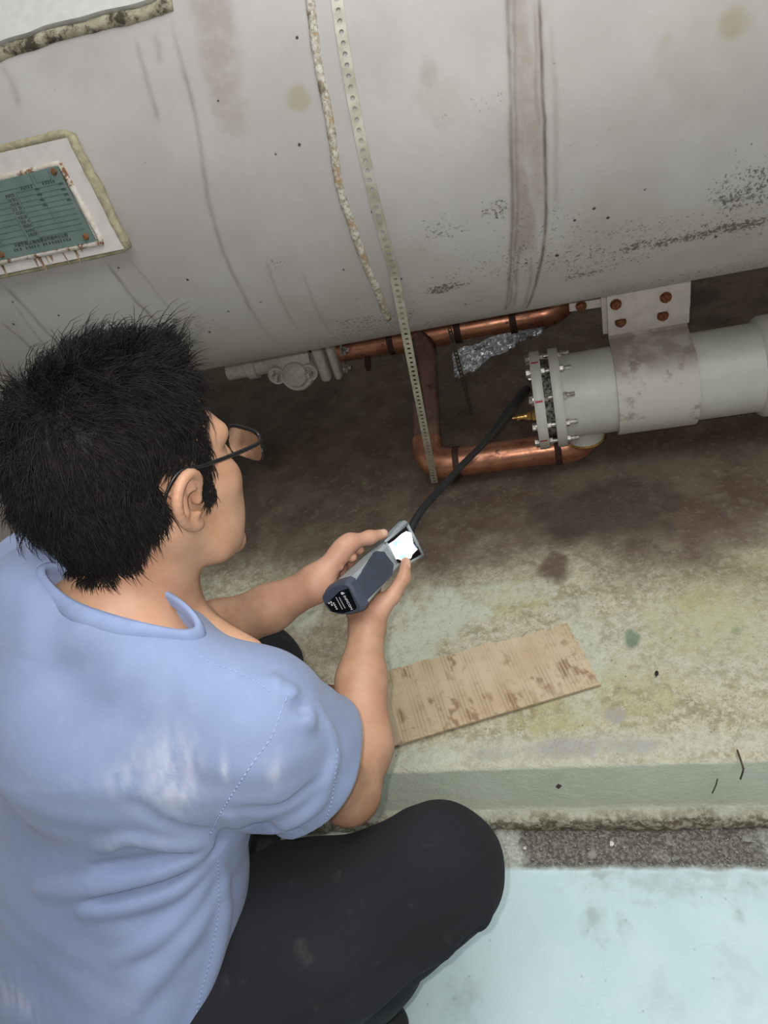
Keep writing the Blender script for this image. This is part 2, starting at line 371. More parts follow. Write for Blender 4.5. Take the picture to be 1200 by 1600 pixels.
rust = np.maximum.reduce([tblob(340, 60, .030, .10, 31, .55), tblob(335, 115, .02, .03, 32, .45), tblob(820, 120, .016, .17, 33, .75, .5), tblob(816, 300, .014, .10, 34, .8, .5), tblob(812, 360, .014, .06, 35, .75, .5), tblob(670, 120, .015, .022, 36, .45),
    drip([(812, -20), (814, 120), (815, 250), (815, 330), (812, 380)], .011, 37, .8, .08, wob=.002),
    tblob(690, 160, .03, .03, 38, .25), tblob(1140, 40, .012, .015, 39, .6), tblob(830, 60, .02, .08, 40, .3)])
yelo = np.maximum.reduce([tblob(465, 152, .017, .016, 51, .8), tblob(1145, 40, .02, .02, 52, .6), drip([(1050, 50), (1035, 75), (1030, 90)], .01, 53, .5), tblob(930, 350, .03, .07, 54, .25), tblob(1100, 80, .06, .06, 55, .2)])
mould = np.maximum.reduce([tblob(1160, 280, .06, .04, 61, .9, .9), tblob(1080, 370, .10, .012, 62, .7, .9), tblob(690, 452, .04, .012, 63, .8, .9), tblob(640, 360, .1, .01, 64, .35, .9), tblob(440, 410, .02, .015, 65, .7, 1.), tblob(700, 350, .05, .02, 66, .5, 1.), tblob(920, 430, .05, .012, 67, .7, 1.), tblob(780, 320, .02, .02, 68, .7, 1.), tblob(690, 185, .016, .016, 69, .5, 1.), tblob(750, 160, .05, .012, 70, .4, 1.)])
speck = (.25+.75*sstep(-.10, .30, V))*sstep(.30, .62, fbm(P*np.array([6, 10, 1]), 71))
b = NB('tank_paint')
n1 = b.noise(5, 4); n2 = b.noise(130, 5, .7); n3 = b.noise(45, 5, .7)
col = b.mix(b.ramp(n1, .35, .65), lin(174, 167, 162), lin(184, 179, 175))
col = b.mix(b.math('MULTIPLY', b.attr('rust'), b.ramp(n3, .25, .6, .4, .85)), col, lin(140, 122, 106))
col = b.mix(b.attr('yellow'), col, lin(158, 150, 122)); col = b.mix(b.math('MULTIPLY', b.attr('grey'), .85), col, lin(94, 82, 70))
sp = b.math('ADD', b.math('MULTIPLY', b.attr('speck'), .165), b.math('MULTIPLY', b.attr('mould'), .17))
m = b.ramp(b.math('ADD', b.noise(190, 6, .75), sp), .69, .77); col = b.mix(b.math('MULTIPLY', m, .8), col, lin(66, 58, 50))
m2 = b.ramp(b.math('SUBTRACT', b.voro(24), b.math('MULTIPLY', b.attr('speck'), .03)), .066, .042); col = b.mix(b.math('MULTIPLY', m2, b.ramp(n3, .45, .55)), col, lin(58, 50, 46))
M_tank = b.out(col, .48, normal=b.bump(b.math('ADD', b.noise(60, 3), b.math('MULTIPLY', n2, .3)), .0008, .5))
obj('shell', grid(tpt(U, V), len(us), len(vs), wrap=True), M_tank, tank, smooth=True, attrs={k: v.ravel() for k, v in dict(grey=grey, rust=rust, yellow=yelo, mould=mould, speck=speck).items()})
for s, x in ((-1, -1.9), (1, 1.9)):
    G = lathe([(TR, 0), (TR+.04, 0), (TR+.04, .05), (.30, .09), (.001, .10)], 48); obj('end_cover', xf(G, frame_mat((x, TY, TZ), (s, 0, 0))), M_tank, tank)
for x in (-1.55, 1.55):
    a_ = np.linspace(math.radians(215), math.radians(325), 20); arc_ = [A3(x+.06, TY+TR*math.cos(t), TZ+TR*math.sin(t)) for t in a_]
    obj('saddle', slab(arc_+[A3(x+.06, TY+.36, PH), A3(x+.06, TY-.36, PH)], A3(1, 0, 0), .12), M_tank, tank, 30)
# weld seam with rust on one edge
b = NB('rusty_seam'); n2 = b.noise(150, 5, .7); n3 = b.noise(28, 4, .6)
c = b.mix(b.ramp(n2, .38, .6), lin(158, 144, 120), lin(206, 200, 188)); c = b.mix(b.ramp(n3, .50, .66, 0, .8), c, lin(160, 126, 82)); c = b.mix(b.ramp(b.noise(40, 4), .60, .72, 0, .8), c, lin(100, 84, 64))
M_seam = b.out(c, .8, normal=b.bump(n2, .003, .8))
q = catmull([tuv(ontank(*p)) for p in [(482, -25), (487, 20), (497, 100), (515, 190), (530, 290), (549, 350), (570, 410), (590, 455), (606, 498)]], 14)
q = np.vstack([[q[0]+(q[0]-q[1])*k*4 for k in (8, 4)], q]); r = .0055+.0035*fbm(np.column_stack([q*60, 0*q[:, 0]]), 77)
obj('weld_seam', tube(tpt(q[:, 0], q[:, 1], -.001), r, 10), M_seam, tank, True)
# raised pad at the upper edge with mouldy sealant
M_pad = plain('pad_paint', lin(206, 206, 198), .6, var=.05)
b = NB('mouldy_sealant'); n2 = b.noise(45, 5, .7); c = b.mix(b.ramp(n2, .35, .6), lin(150, 140, 114), lin(178, 170, 146)); c = b.mix(b.ramp(b.noise(16, 5, .75), .48, .60), c, lin(70, 62, 46)); M_seal = b.out(c, .8, normal=b.bump(n2, .003, .7))
e = [tuv(ontank(*p, .012)) for p in [(-60, 100), (0, 66), (45, 52), (75, 40), (130, 27), (160, 18), (215, 6), (262, -12)]]
e = np.array([e[0]+(e[0]-e[1])*3]+e); ec = catmull(e, 5); k = np.linspace(0, 1, 12)
Up = np.repeat(ec[:, :1], 12, 1); Vp = ec[:, 1:2]-k[None, :]*.22; o_ = .014*np.ones_like(Up)
G1 = grid(tpt(Up, Vp, .014), *Up.shape); G2 = (tpt(ec[:, 0], ec[:, 1], 0.), []); n_ = len(ec)
Gr = grid(np.stack([tpt(ec[:, 0], ec[:, 1], .014), tpt(ec[:, 0], ec[:, 1], -.002)], 1), n_, 2)
Gs = grid(np.stack([tpt(Up[-1], Vp[-1], .014), tpt(Up[-1], Vp[-1], -.002)], 1), 12, 2)
obj('raised_pad', join(G1, Gr, Gs), M_pad, tank, 30)
rr = .007+.006*fbm(np.column_stack([ec*40, 0*ec[:, 0]]), 5); q2 = ec+np.array([0, .009]); obj('pad_sealant', tube(tpt(q2[:, 0], q2[:, 1], .001), rr, 10), M_seal, tank, True)
# nameplate: white frame plate, green plate, rivets, print
pc = ontank(75, 320); nv = tuv(pc); NN = tnorm(nv[1]); E1 = A3(1, 0, 0); E2 = np.cross(NN, E1); E2 = E2 if E2[2] > 0 else -E2
FP = pc+NN*.016
def onf(px, py, h=0.): return onplane(px, py, FP+NN*h, NN)
fq = [onf(104, 215), onf(193, 389), onf(0, 426), onf(0, 231)]
wl = E1*-.17; fq[2] = fq[2]+wl; fq[3] = fq[3]+wl
M_frame = plain('frame_paint', lin(206, 198, 192), .55, var=.05)
b = NB('frame_rust'); n2 = b.noise(60, 5, .7); c = b.mix(b.ramp(n2, .4, .62), lin(206, 198, 188), lin(190, 180, 160)); c = b.mix(b.ramp(b.noise(34, 5, .7), .50, .60), c, lin(120, 80, 46)); M_frust = b.out(c, .8, normal=b.bump(n2, .002))
fr = obj('nameplate_frame', slab(fq, NN, .045), M_frame, tank, False)
qs = [fq[3]+E2*.004, fq[0]+E2*.005+E1*.004, fq[1]+E1*.004-E2*.003, fq[2]-E2*.004]
sp = np.array([qs[0]+(qs[1]-qs[0])*t for t in np.linspace(0, .97, 14)]+[qs[1]+(qs[2]-qs[1])*t for t in np.linspace(.03, .97, 14)]+[qs[2]+(qs[3]-qs[2])*t for t in np.linspace(.03, 1, 14)])
sp = np.array([s-NN*(.004+.006*vnoise(s*60, 3)) for s in sp]); sr = np.concatenate([np.full(14, .0075), np.full(14, .0085), np.full(14, .0035)])*(.75+.5*np.array([vnoise(s*110, 9) for s in sp]))
M_seal2 = plain('aged_sealant', lin(160, 150, 122), .9, var=.22, scale=70, bump=.003)
obj('sealant', tube(sp, sr, 8), M_seal2, fr, True)
b = NB('green_plate'); n2 = b.noise(30, 4); M_green = b.out(b.mix(b.ramp(n2, .35, .65), lin(104, 121, 115), lin(114, 130, 123)), .5, .1)
gq = [onf(88, 259, .006), onf(149, 377, .006), onf(0, 403, .006), onf(0, 282, .006)]; gl = E1*-.125; gq[2] = gq[2]+gl; gq[3] = gq[3]+gl
npl = obj('nameplate', slab(gq, NN, .004), M_green, tank, False)
M_rust = plain('rust_orange', lin(112, 74, 46), .9, var=.35, scale=140, bump=.001)
cen = sum(gq)/4; rim = []
gb = [cen+(g-cen)*(1.03+.03*(i % 2)) for i, g in enumerate(gq)]
pts = np.array([gb[i]+(gb[(i+1) % 4]-gb[i])*t for i in range(4) for t in np.linspace(0, .95, 12)]+[gb[0]])
obj('plate_edge', tube(pts-NN*.005, .0035+.003*vnoise(pts*70, 2), 8), M_frust, npl, True)
rv = lathe([(.0052, -.002), (.0052, .001), (.004, .0025), (.001, .003)], 14, True); rvm = mesh('rivet', *rv, smooth=40); rvm.materials.append(M_rust)
for p in [(84, 268), (134, 370), (2, 398)]: inst('rivet', rvm, frame_mat(onf(*p, .007), NN), npl)
gz_ = np.random.default_rng(5); M_run = plain('rust_wash', lin(150, 124, 96), .8, var=.3, scale=90)
for k in range(11):
    t = gz_.random(); p = gq[2]+(gq[1]-gq[2])*(.35+.62*t)-NN*.0055-E2*.004; l_ = .008+.020*gz_.random(); w_ = .0012+.003*gz_.random(); dx = E1*.006*gz_.random()
    obj('rust_run', slab([p-E1*w_, p+E1*w_, p-E2*l_+dx+E1*w_*.3, p-E2*l_+dx-E1*w_*.3], NN, .0003), M_run, npl, False)
M_ink = plain('plate_ink', lin(44, 58, 54), .7, var=.05); M_line = plain('plate_line', lin(82, 100, 94), .6, var=.05)
def zp(x, y): return onf(x/7.5, 260+y/7.5, .0065)
def ribbon(a, b_, w): d = unit(b_-a); s = np.cross(NN, d)*w/2; return [a+s, a-s, b_-s, b_+s]
R = []
L0, L1, R0, R1 = A3(182, 312), A3(462, 832), A3(738, 190), A3(988, 728)
for k in range(10):
    t = k/9; a = L0+(L1-L0)*t; c = R0+(R1-R0)*t; R.append((a, c))
R += [(L0, L1), (A3(400, 215), A3(662, 662)), (A3(60, 350), A3(325, 872)), (A3(325, 872), A3(20, 925)), (A3(20, 925), A3(0, 880)), (A3(0, 300), A3(395, 205)), (A3(395, 205), A3(340, 90)), (A3(385, 90), A3(430, 195)), (A3(430, 195), A3(600, 150)), (A3(600, 150), A3(560, 50))]
for k in range(8): t = k/8; a = A3(62, 355)+(A3(325, 872)-A3(62, 355))*(t+.12); R.append((a, a+A3(-360, 78)))
obj('printed_table', join(*[slab(ribbon(zp(*a), zp(*c), .0009), NN, .0004) for a, c in R]), M_line, npl, False)
gl = []
def glyphs(a, c, n, hgt, s):
    rg = np.random.default_rng(s); d = (c-a)/n
    for i in range(n):
        if rg.random() < .08: continue
        o_ = a+d*i
        for j in range(4):
            x0 = rg.random()*.5; y0 = (j/4+rg.random()*.1)*hgt
            p = zp(*(o_+d*x0)); q_ = zp(*(o_+d*min(.92, x0+.3+rg.random()*.3))); gl.append(slab(ribbon(p+E2*y0, q_+E2*y0, .0006), NN, .0003))
        p = zp(*(o_+d*(.2+.5*rg.random()))); gl.append(slab(ribbon(p, p+E2*hgt*.9, .0006), NN, .0003))
for k in range(10):
    t = k/9.3; a = A3(75, 372)+A3(268, 470)*t; glyphs(a, a+A3(105, -22), 5, .0055, k)
glyphs(A3(165, 1000), A3(845, 862), 20, .0045, 50); glyphs(A3(240, 280), A3(385, 248), 5, .0055, 51); glyphs(A3(500, 220), A3(650, 186), 5, .0055, 52)
obj('small_print', join(*gl), M_ink, npl, False)
def text3d(s, p0, ex, ey, size, th, mat, parent, name='lettering', align='LEFT'):
    cu = bpy.data.curves.new(name, 'FONT'); cu.body = s; cu.size = size; cu.extrude = th; cu.align_x = align; cu.resolution_u = 2
    t = bpy.data.objects.new('tmp', cu); COL.objects.link(t); dg = bpy.context.evaluated_depsgraph_get(); dg.update()
    me = bpy.data.meshes.new_from_object(t.evaluated_get(dg)); bpy.data.objects.remove(t); me.name = name
    ex = unit(ex); ey = unit(ey-ex*np.dot(ey, ex)); ez = np.cross(ex, ey); m4 = Matrix.Identity(4)
    for i in range(3): m4[i][0] = ex[i]; m4[i][1] = ey[i]; m4[i][2] = ez[i]; m4[i][3] = p0[i]
    me.materials.clear(); me.materials.append(mat); return inst(name, me, m4, parent)
a, c = zp(172, 948), zp(782, 822); text3d('大金空调(上海)有限公司惠州分公司', a, c-a, E2, np.linalg.norm(c-a)/15.2, .0002, M_ink, npl)
for x, y in [(690, 222), (722, 288), (756, 350), (788, 412), (415, 288), (442, 350), (475, 412), (507, 472)]: text3d('MPa', zp(x, y), E1, E2, .0050, .0002, M_ink, npl)

# ------------------------------------------------------------------ shared metals
M_grey = plain('grey_vessel_paint', lin(196, 196, 186), .42, var=.05, scale=25, bump=.0003)
b = NB('bolt_steel'); n = b.noise(90, 4); M_bolt = b.out(b.mix(b.ramp(n, .4, .65), lin(206, 204, 196), lin(150, 144, 132)), .38, .75)
b = NB('rusty_bolt'); n = b.noise(160, 5, .7); M_rbolt = b.out(b.mix(b.ramp(n, .4, .62), lin(88, 52, 34), lin(140, 84, 50)), .9, normal=b.bump(n, .002))
b = NB('copper'); n = b.noise(14, 5, .6); n2 = b.noise(60, 5, .7, vec=b.mapped((.35, 1, 1)))
c = b.mix(b.ramp(n, .36, .64), lin(206, 146, 116), lin(180, 122, 96)); c = b.mix(b.ramp(n2, .52, .72, 0, .8), c, lin(128, 82, 66)); c = b.mix(b.ramp(b.noise(32, 4), .62, .70, 0, .8), c, lin(84, 56, 46))
M_cop = b.out(c, b.ramp(n2, .4, .7, .30, .5), .75, b.bump(n2, .0006, .5))
b = NB('tarnished_copper'); n = b.noise(20, 5, .65); n2 = b.noise(9, 4, .6)
c = b.mix(b.ramp(n, .38, .6), lin(150, 114, 100), lin(124, 94, 84)); c = b.mix(b.ramp(n2, .56, .62), c, lin(84, 48, 42)); M_tarn = b.out(c, .5, .35, b.bump(n, .0006))
M_braze = plain('braze_scale', lin(72, 46, 40), .7, .3, var=.3, scale=120, bump=.001)
b = NB('brass'); n = b.noise(50, 3); M_brass = b.out(b.mix(b.ramp(n, .4, .6), lin(196, 160, 96), lin(164, 128, 70)), .32, .85)
b = NB('strap_zinc'); n = b.noise(40, 4); M_strap = b.out(b.mix(b.ramp(n, .35, .65), lin(172, 168, 148), lin(196, 193, 176)), .45, .35)
M_dstrap = plain('dark_strap_zinc', lin(92, 84, 72), .6, .4, var=.2)

# ------------------------------------------------------------------ shell vessel under the tank
SY, SZ, SR = 1.452, .413, .0985
def XM(x): return frame_mat((x, SY, SZ), (1, 0, 0), (0, 0, 1))      # lathe z -> world x, lathe x -> up
ves = thing('liquid_vessel', 'grey cylindrical pipe vessel with bolted end flange hung below the tank', 'vessel', (.30, SY, SZ-SR))
obj('body', xf(lathe([(.02, .034), (SR, .034), (SR, .452), (SR+.001, .455)], 64), XM(0)), M_grey, ves)
obj('end_bell', xf(lathe([(SR, .452), (SR+.008, .456), (SR+.013, .464), (SR+.013, .60), (SR, .66), (.05, .70), (.001, .70)], 64), XM(0)), M_grey, ves)
FR = .1165
obj('body_flange', xf(lathe([(.05, .012), (FR-.001, .012), (FR, .0135), (FR, .032), (FR-.0015, .034), (SR-.01, .034)], 72), XM(0)), M_grey, ves)
obj('cover_flange', xf(lathe([(.001, -.030), (FR-.001, -.030), (FR, -.0285), (FR, -.009), (FR-.0015, -.007), (.05, -.007)], 72), XM(0)), M_grey, ves)
b = NB('dirty_gasket'); n = b.noise(120, 5, .7); M_gask = b.out(b.mix(b.ramp(n, .4, .62), lin(52, 50, 46), lin(150, 148, 138)), .9, normal=b.bump(n, .003))
obj('gasket', xf(lathe([(.07, -.008), (.088, -.008), (.088, .013), (.07, .013)], 56), XM(0)), M_gask, ves)
bg = join(xf(hexprism(.0092, .0085), frame_mat((0, 0, -.0125), (0, 0, -1))), lathe([(.001, -.0125), (.0095, -.0125), (.0095, -.010), (.001, -.010)], 16), lathe([(.0052, -.012), (.0052, .078), (.0042, .080), (.001, .080)], 14))
bm_ = mesh('flange_bolt', *bg, smooth=40); bm_.materials.append(M_bolt)
nm_ = mesh('nut', *hexprism(.0088, .0085), smooth=40); nm_.materials.append(M_bolt)
for k in range(10):
    a = math.radians(18+36*k); rr = A3(0, math.sin(a), math.cos(a))*.1035; p = A3(-.020, SY, SZ)+rr
    o = inst('flange_bolt', bm_, frame_mat(p, (1, 0, 0), rr), ves)
    inst('nut', nm_, frame_mat(p+A3(.0135, 0, 0), (1, 0, 0), rr), ves); inst('nut', nm_, frame_mat(p+A3(.0545, 0, 0), (1, 0, 0), rr), ves)
M_red = plain('red_marker', lin(178, 36, 66), .5, var=.05)
for px, py in [(840, 566), (847, 627), (849, 689)]:
    q = ony(px, py, SY-.06); aa = math.atan2(q[2]-SZ, -(q[1]-SY)) if False else None
    # the marks sit on the rim of the cover flange
    r_ = ray(px, py); o_ = CAM-A3(0, SY, SZ); A_ = r_[1]**2+r_[2]**2; B_ = o_[1]*r_[1]+o_[2]*r_[2]; C_ = o_[1]**2+o_[2]**2-(FR+.0004)**2
    p = CAM+r_*((-B_-math.sqrt(max(B_*B_-A_*C_, 0)))/A_); n = unit(A3(0, p[1]-SY, p[2]-SZ)); t = np.cross(A3(1, 0, 0), n); p[0] = -.019
    obj('paint_mark', box(p, (1, 0, 0), t, n, .016, .0045, .0008, .0003, 1), M_red, ves)
# brass plug in the cover
pp = A3(-.030, SY-.062, SZ+.004)
G = join(xf(hexprism(.013, .010), frame_mat((0, 0, 0), (0, 0, -1))), xf(hexprism(.0105, .010), frame_mat((0, 0, -.011), (0, 0, -1))), lathe([(.0085, -.020), (.0085, -.027), (.006, -.029), (.006, -.036), (.0075, -.037), (.0075, -.044), (.003, -.046), (.003, -.054), (.001, -.054)], 16))
obj('brass_plug', xf(G, frame_mat(pp, (1, 0, 0))), M_brass, ves)
# clamp band with ears
bx0, bx1 = .150, .318; th = np.concatenate([np.linspace(-200, 90, 60)]); BR = SR+.004
pts = [A3(0, SY+BR*math.cos(math.radians(180-t)) if False else SY-BR*math.cos(math.radians(t)), SZ+BR*math.sin(math.radians(t))) for t in np.linspace(-110, 62, 44)]
EY = 1.505; pts += [A3(0, EY-.012, .518), A3(0, EY, .530), A3(0, EY, .568)]
pts = np.array(pts); tg = np.gradient(pts, axis=0); nn = np.cross(tg, A3(1, 0, 0)); nn /= np.linalg.norm(nn, axis=1)[:, None]
if np.dot(nn[20], pts[20]-A3(0, SY, SZ)) < 0: nn = -nn
rows = []
for off in (0, .0045):
    q = pts+nn*off; rows.append(q)
prof = np.vstack([rows[0], rows[1][::-1]]); kx = [bx0, bx0+.002, bx1-.002, bx1]
Gb = np.stack([np.column_stack([np.full(len(prof), x), prof[:, 1:]]) for x in kx], 0); n_ = len(prof)
V_, F_ = grid(Gb, 4, n_, wrap=True); F_ = [tuple(f) for f in F_]
h_ = n_//2
for e_ in (0, 3): F_ += [(e_*n_+i, e_*n_+i+1, e_*n_+n_-2-i, e_*n_+n_-1-i) for i in range(h_-1)]
b = NB('bracket_paint'); n = b.noise(24, 5, .65); c = b.mix(b.ramp(n, .54, .70), lin(200, 196, 186), lin(150, 134, 120)); z_ = b.new('ShaderNodeSeparateXYZ'); b.L.new(b.co(), z_.inputs[0])
c = b.mix(b.math('MULTIPLY', b.ramp(z_.outputs[2], .47, .52), b.ramp(b.noise(18, 4), .35, .55, .35, .9)), c, lin(150, 136, 126)); M_brk = b.out(c, .5, normal=b.bump(n, .0006))
obj('clamp_band', (V_, F_), M_brk, ves, 30)
M_ear = plain('ear_paint', lin(204, 194, 184), .55, var=.07, scale=35)
obj('clamp_ear', box((.236, EY-.006, .548), (1, 0, 0), (0, 1, 0), (0, 0, 1), .172, .008, .040, .0015), M_ear, ves)
obj('clamp_ear', box((.236, EY-.010, .5985), (1, 0, 0), (0, 1, 0), (0, 0, 1), .172, .009, .062, .0015), M_ear, ves)
obj('clamp_ear', box((.230, EY+.010, .578), (1, 0, 0), (0, 1, 0), (0, 0, 1), .18, .008, .105, .0015), M_ear, ves)
rb = mesh('rusty_bolt', *join(hexprism(.0105, .009), lathe([(.0125, 0), (.0125, .002), (.001, .002)], 16)), smooth=40); rb.materials.append(M_rbolt)
for px, py in [(962, 475), (1040, 464), (970, 504), (1036, 494)]:
    p = ony(px, py, EY-.013); inst('rusty_bolt', rb, frame_mat(A3(p[0], EY-.0145 if py < 480 else EY-.010, p[2]), (0, -1, 0)), ves)
# grey stub with brass ring where the copper joins from below
CX = .078
G = xf(lathe([(.046, 0), (.046, .055), (.036, .055)], 32), frame_mat((CX, SY-.010, SZ-SR-.018), (0, 0, 1))); obj('inlet_stub', G, M_grey, ves)
obj('inlet_ring', xf(lathe([(.040, 0), (.047, .002), (.049, .007), (.047, .011), (.040, .012)], 32), frame_mat((CX, SY-.010, SZ-SR-.026), (0, 0, 1))), M_brass, ves)

# support bar behind with a rusty bolt
sb = thing('support_bar', 'short white steel bar with one rusty bolt left of the clamp ears', 'bar', (.11, 1.53, .59))
q0, q1 = ony(893, 480, 1.53), ony(950, 472, 1.53)
obj('bar', box((q0+q1)/2+A3(.02, 0, 0), unit(q1-q0), (0, 1, 0), np.cross(unit(q1-q0), A3(0, 1, 0)), np.linalg.norm(q1-q0)+.05, .006, .020, .001), M_ear, sb)
inst('bolt_head', rb, frame_mat(ony(908, 478, 1.526), (0, -1, 0)), sb)

# ------------------------------------------------------------------ copper pipework
def arc(c, u, v, r, a0, a1, n=10): return [np.asarray(c)+r*(math.cos(t)*np.asarray(u)+math.sin(t)*np.asarray(v)) for t in np.linspace(math.radians(a0), math.radians(a1), n)]
PR = .0375; LZ = .270; LY = SY-.010
xe = ony(662, 713, LY)[0]+.004
UY, UZ = 1.80, .452; tee = A3(ony(661, 527, UY)[0], UY, UZ)
cop = thing('copper_pipework', 'copper pipes with elbow running under the tank into the grey vessel', 'pipe', (xe, LY, PH))
E0 = A3(xe, LY, LZ); dd = unit(tee-E0); er = .062
pa = E0+A3(1, 0, 0)*er; pb = E0+dd*er
bz = np.array([(1-t)**2*pb+2*t*(1-t)*E0+t*t*pa for t in np.linspace(0, 1, 14)])
elb = np.vstack([[pb+dd*.012], bz, [pa+A3(.014, 0, 0)]])
obj('elbow', tube(elb, PR+.003, 28), M_cop, cop, 50)
obj('lower_pipe', tube(np.array([pa, [CX-.055, LY, LZ]]), PR, 28), M_cop, cop, 50)
e2 = np.array(arc((CX-.050, LY, LZ+.052), (0, 0, -1), (1, 0, 0), .052, 0, 90, 10)); e2 = np.vstack([[e2[0]-A3(.018, 0, 0)], e2, [e2[-1]+A3(0, 0, .012)]])
obj('elbow', tube(e2, PR+.003, 28), M_cop, cop, 50)
for x in (xe+er+.016, CX-.068): obj('braze_joint', tube(np.array([[x-.008, LY, LZ], [x+.008, LY, LZ]]), PR+.0036, 28), M_braze, cop)
obj('drop_pipe', tube(np.array([tee, pb]), PR-.001, 28), M_tarn, cop, 50)
x0 = ony(520, 549, UY)[0]; x1 = ony(862, 500, UY)[0]
obj('upper_pipe', tube(np.array([[x0, UY, UZ], [x1-.02, UY, UZ]]), PR-.004, 28), M_cop, cop, 50)
obj('tee', tube(np.array([[tee[0]-.085, UY, UZ], [tee[0]+.095, UY, UZ]]), PR, 28), M_cop, cop, 50)
e3 = np.array(arc((x1-.022, UY, UZ+.07), (0, 0, -1), (1, 0, 0), .07, 0, 90, 10)); obj('elbow', tube(np.vstack([e3, [e3[-1]+A3(0, 0, .12)]]), PR, 28), M_cop, cop, 50)
for x in (tee[0]+.10, ony(803, 512, UY)[0], tee[0]-.09): obj('braze_joint', tube(np.array([[x-.009, UY, UZ], [x+.009, UY, UZ]]), PR+.001, 28), M_braze, cop)
sx = ony(573, 560, UY-.035)[0]; obj('schrader_stub', tube(np.array([[sx, UY-.02, UZ-.02], [sx, UY-.045, UZ-.04], [sx, UY-.055, UZ-.048]]), [.009, .009, .006], 12), M_braze, cop)

# grey check valve on the upper pipe
b = NB('grey_casting'); n = b.noise(70, 4); M_cast = b.out(b.mix(b.ramp(n, .35, .65), lin(188, 183, 170), lin(204, 199, 186)), .5, normal=b.bump(n, .0012))
val = thing('check_valve', 'grey cast check valve bolted to the end of the upper copper pipe', 'valve', (x0-.13, UY, UZ-.06))
XV = lambda x: frame_mat((x, UY, UZ), (1, 0, 0), (0, 0, 1))
xb = ony(468, 567, UY)[0]
obj('body', xf(lathe([(.001, -.085), (.036, -.085), (.040, -.075), (.044, -.06), (.055, -.035), (.059, 0), (.055, .030), (.047, .048), (.03, .048)], 32), XV(xb)), M_cast, val)
for x, w in ((ony(508, 560, UY)[0], .030), (ony(527, 557, UY)[0], .022)): obj('flange_plate', box((x, UY, UZ-.004), (1, 0, 0), (0, 1, 0), (0, 0, 1), w, .120, .120, .014, 3), M_cast, val)
xs0 = ony(366, 577, UY)[0]
obj('inlet_pipe', tube(np.array([[xs0-.02, UY, UZ-.004], [xb-.06, UY, UZ-.004]]), .026, 20), M_cast, val)
obj('inlet_collar', tube(np.array([[ony(389, 574, UY)[0], UY, UZ-.004], [ony(402, 573, UY)[0], UY, UZ-.004]]), .034, 24), M_cast, val)
cc = A3(xb, UY-.052, UZ-.020); nz = unit(A3(0, -1, .35))
obj('bonnet', xf(lathe([(.052, -.03), (.052, .0), (.048, .007), (.040, .008), (.034, .022), (.018, .030), (.001, .032)], 32), frame_mat(cc, nz)), M_cast, val)
vb = mesh('valve_bolt', *join(hexprism(.0135, .012), lathe([(.019, 0), (.019, .003), (.001, .003)], 16), lathe([(.008, .01), (.008, .020), (.001, .020)], 10)), smooth=40); vb.materials.append(M_bolt)
for px, py in [(432, 589), (482, 584)]:
    p = ony(px, py, UY-.066); obj('bolt_lug', tube(np.array([p+A3(0, .05, -.005), p+A3(0, .004, 0)]), .026, 20), M_cast, val); inst('valve_bolt', vb, frame_mat(p+A3(0, .004, 0), unit(A3(0, -1, .12))), val)
for px, py in [(545, 575), (541, 548)]:
    p = ony(px, py, UY-.05); inst('valve_bolt', vb, frame_mat(p-A3(.012, 0, 0), (1, 0, 0)), val)

# ------------------------------------------------------------------ perforated straps
def strap_mesh(P, Nn, w, pitch, hole, th):
    L = np.concatenate([[0], np.cumsum(np.linalg.norm(np.diff(P, axis=0), axis=1))]); n = int(L[-1]/pitch); V = []; Fs = []
    f = lambda s: np.array([np.interp(s, L, P[:, k]) for k in range(3)]); fn = lambda s: unit([np.interp(s, L, Nn[:, k]) for k in range(3)])
    ang = np.arange(8)*math.pi/4
    out_ = [(.5, 0), (.5, .5), (0, .5), (-.5, .5), (-.5, 0), (-.5, -.5), (0, -.5), (.5, -.5)]
    for i in range(n):
        s0 = (i+.5)*pitch; b0 = len(V)
        for side in (0, 1):
            for (a, c) in [(o[0]*pitch, o[1]*w) for o in out_]+[(hole*math.cos(t), hole*math.sin(t)) for t in ang]:
                s = min(max(s0+a, 0), L[-1]); p = f(s); nn_ = fn(s); tt = unit(f(min(s+.003, L[-1]))-f(max(s-.003, 0))); la = np.cross(tt, nn_)
                V.append(p+la*c-nn_*th*side)
        for k in range(8):
            j = (k+1) % 8; Fs.append((b0+k, b0+j, b0+8+j, b0+8+k)); Fs.append((b0+16+j, b0+16+k, b0+24+k, b0+24+j)); Fs.append((b0+8+k, b0+8+j, b0+24+j, b0+24+k))
        for k in (1, 2, 5, 6): Fs.append((b0+k, b0+k+16, b0+k+17, b0+k+1))
    return np.array(V), Fs
pe = A3(ony(674, 735, LY-.03)[0], LY-.030, LZ-.036)
dy, dz = TY-pe[1], TZ-pe[2]; D_ = math.hypot(dy, dz); al = math.atan2(dz, dy)+math.asin((TR+.002)/D_); Lt = math.sqrt(D_*D_-(TR+.002)**2)
cp = A3(0, pe[1]+Lt*math.cos(al), pe[2]+Lt*math.sin(al)); vc = math.atan2(TZ-cp[2], TY-cp[1])*TR
top_u = tuv(ontank(527, 0))[0]; mid_u = tuv(ontank(568, 235))[0]
vv = np.linspace(-.42, vc, 40); uu = np.interp(vv, [-.42, tuv(ontank(527, 0))[1], tuv(ontank(568, 235))[1], vc], [top_u, top_u, mid_u, mid_u-.004])
Pt = tpt(uu, vv, .0025); Nt = np.array([tnorm(v) for v in vv])
k = np.linspace(0, 1, 30)[1:, None]; Pf = Pt[-1]+(pe-Pt[-1])*k; nf = Nt[-1]
Pw = np.vstack([Pt, Pf]); Nw = np.vstack([Nt, np.repeat(nf[None], 29, 0)])
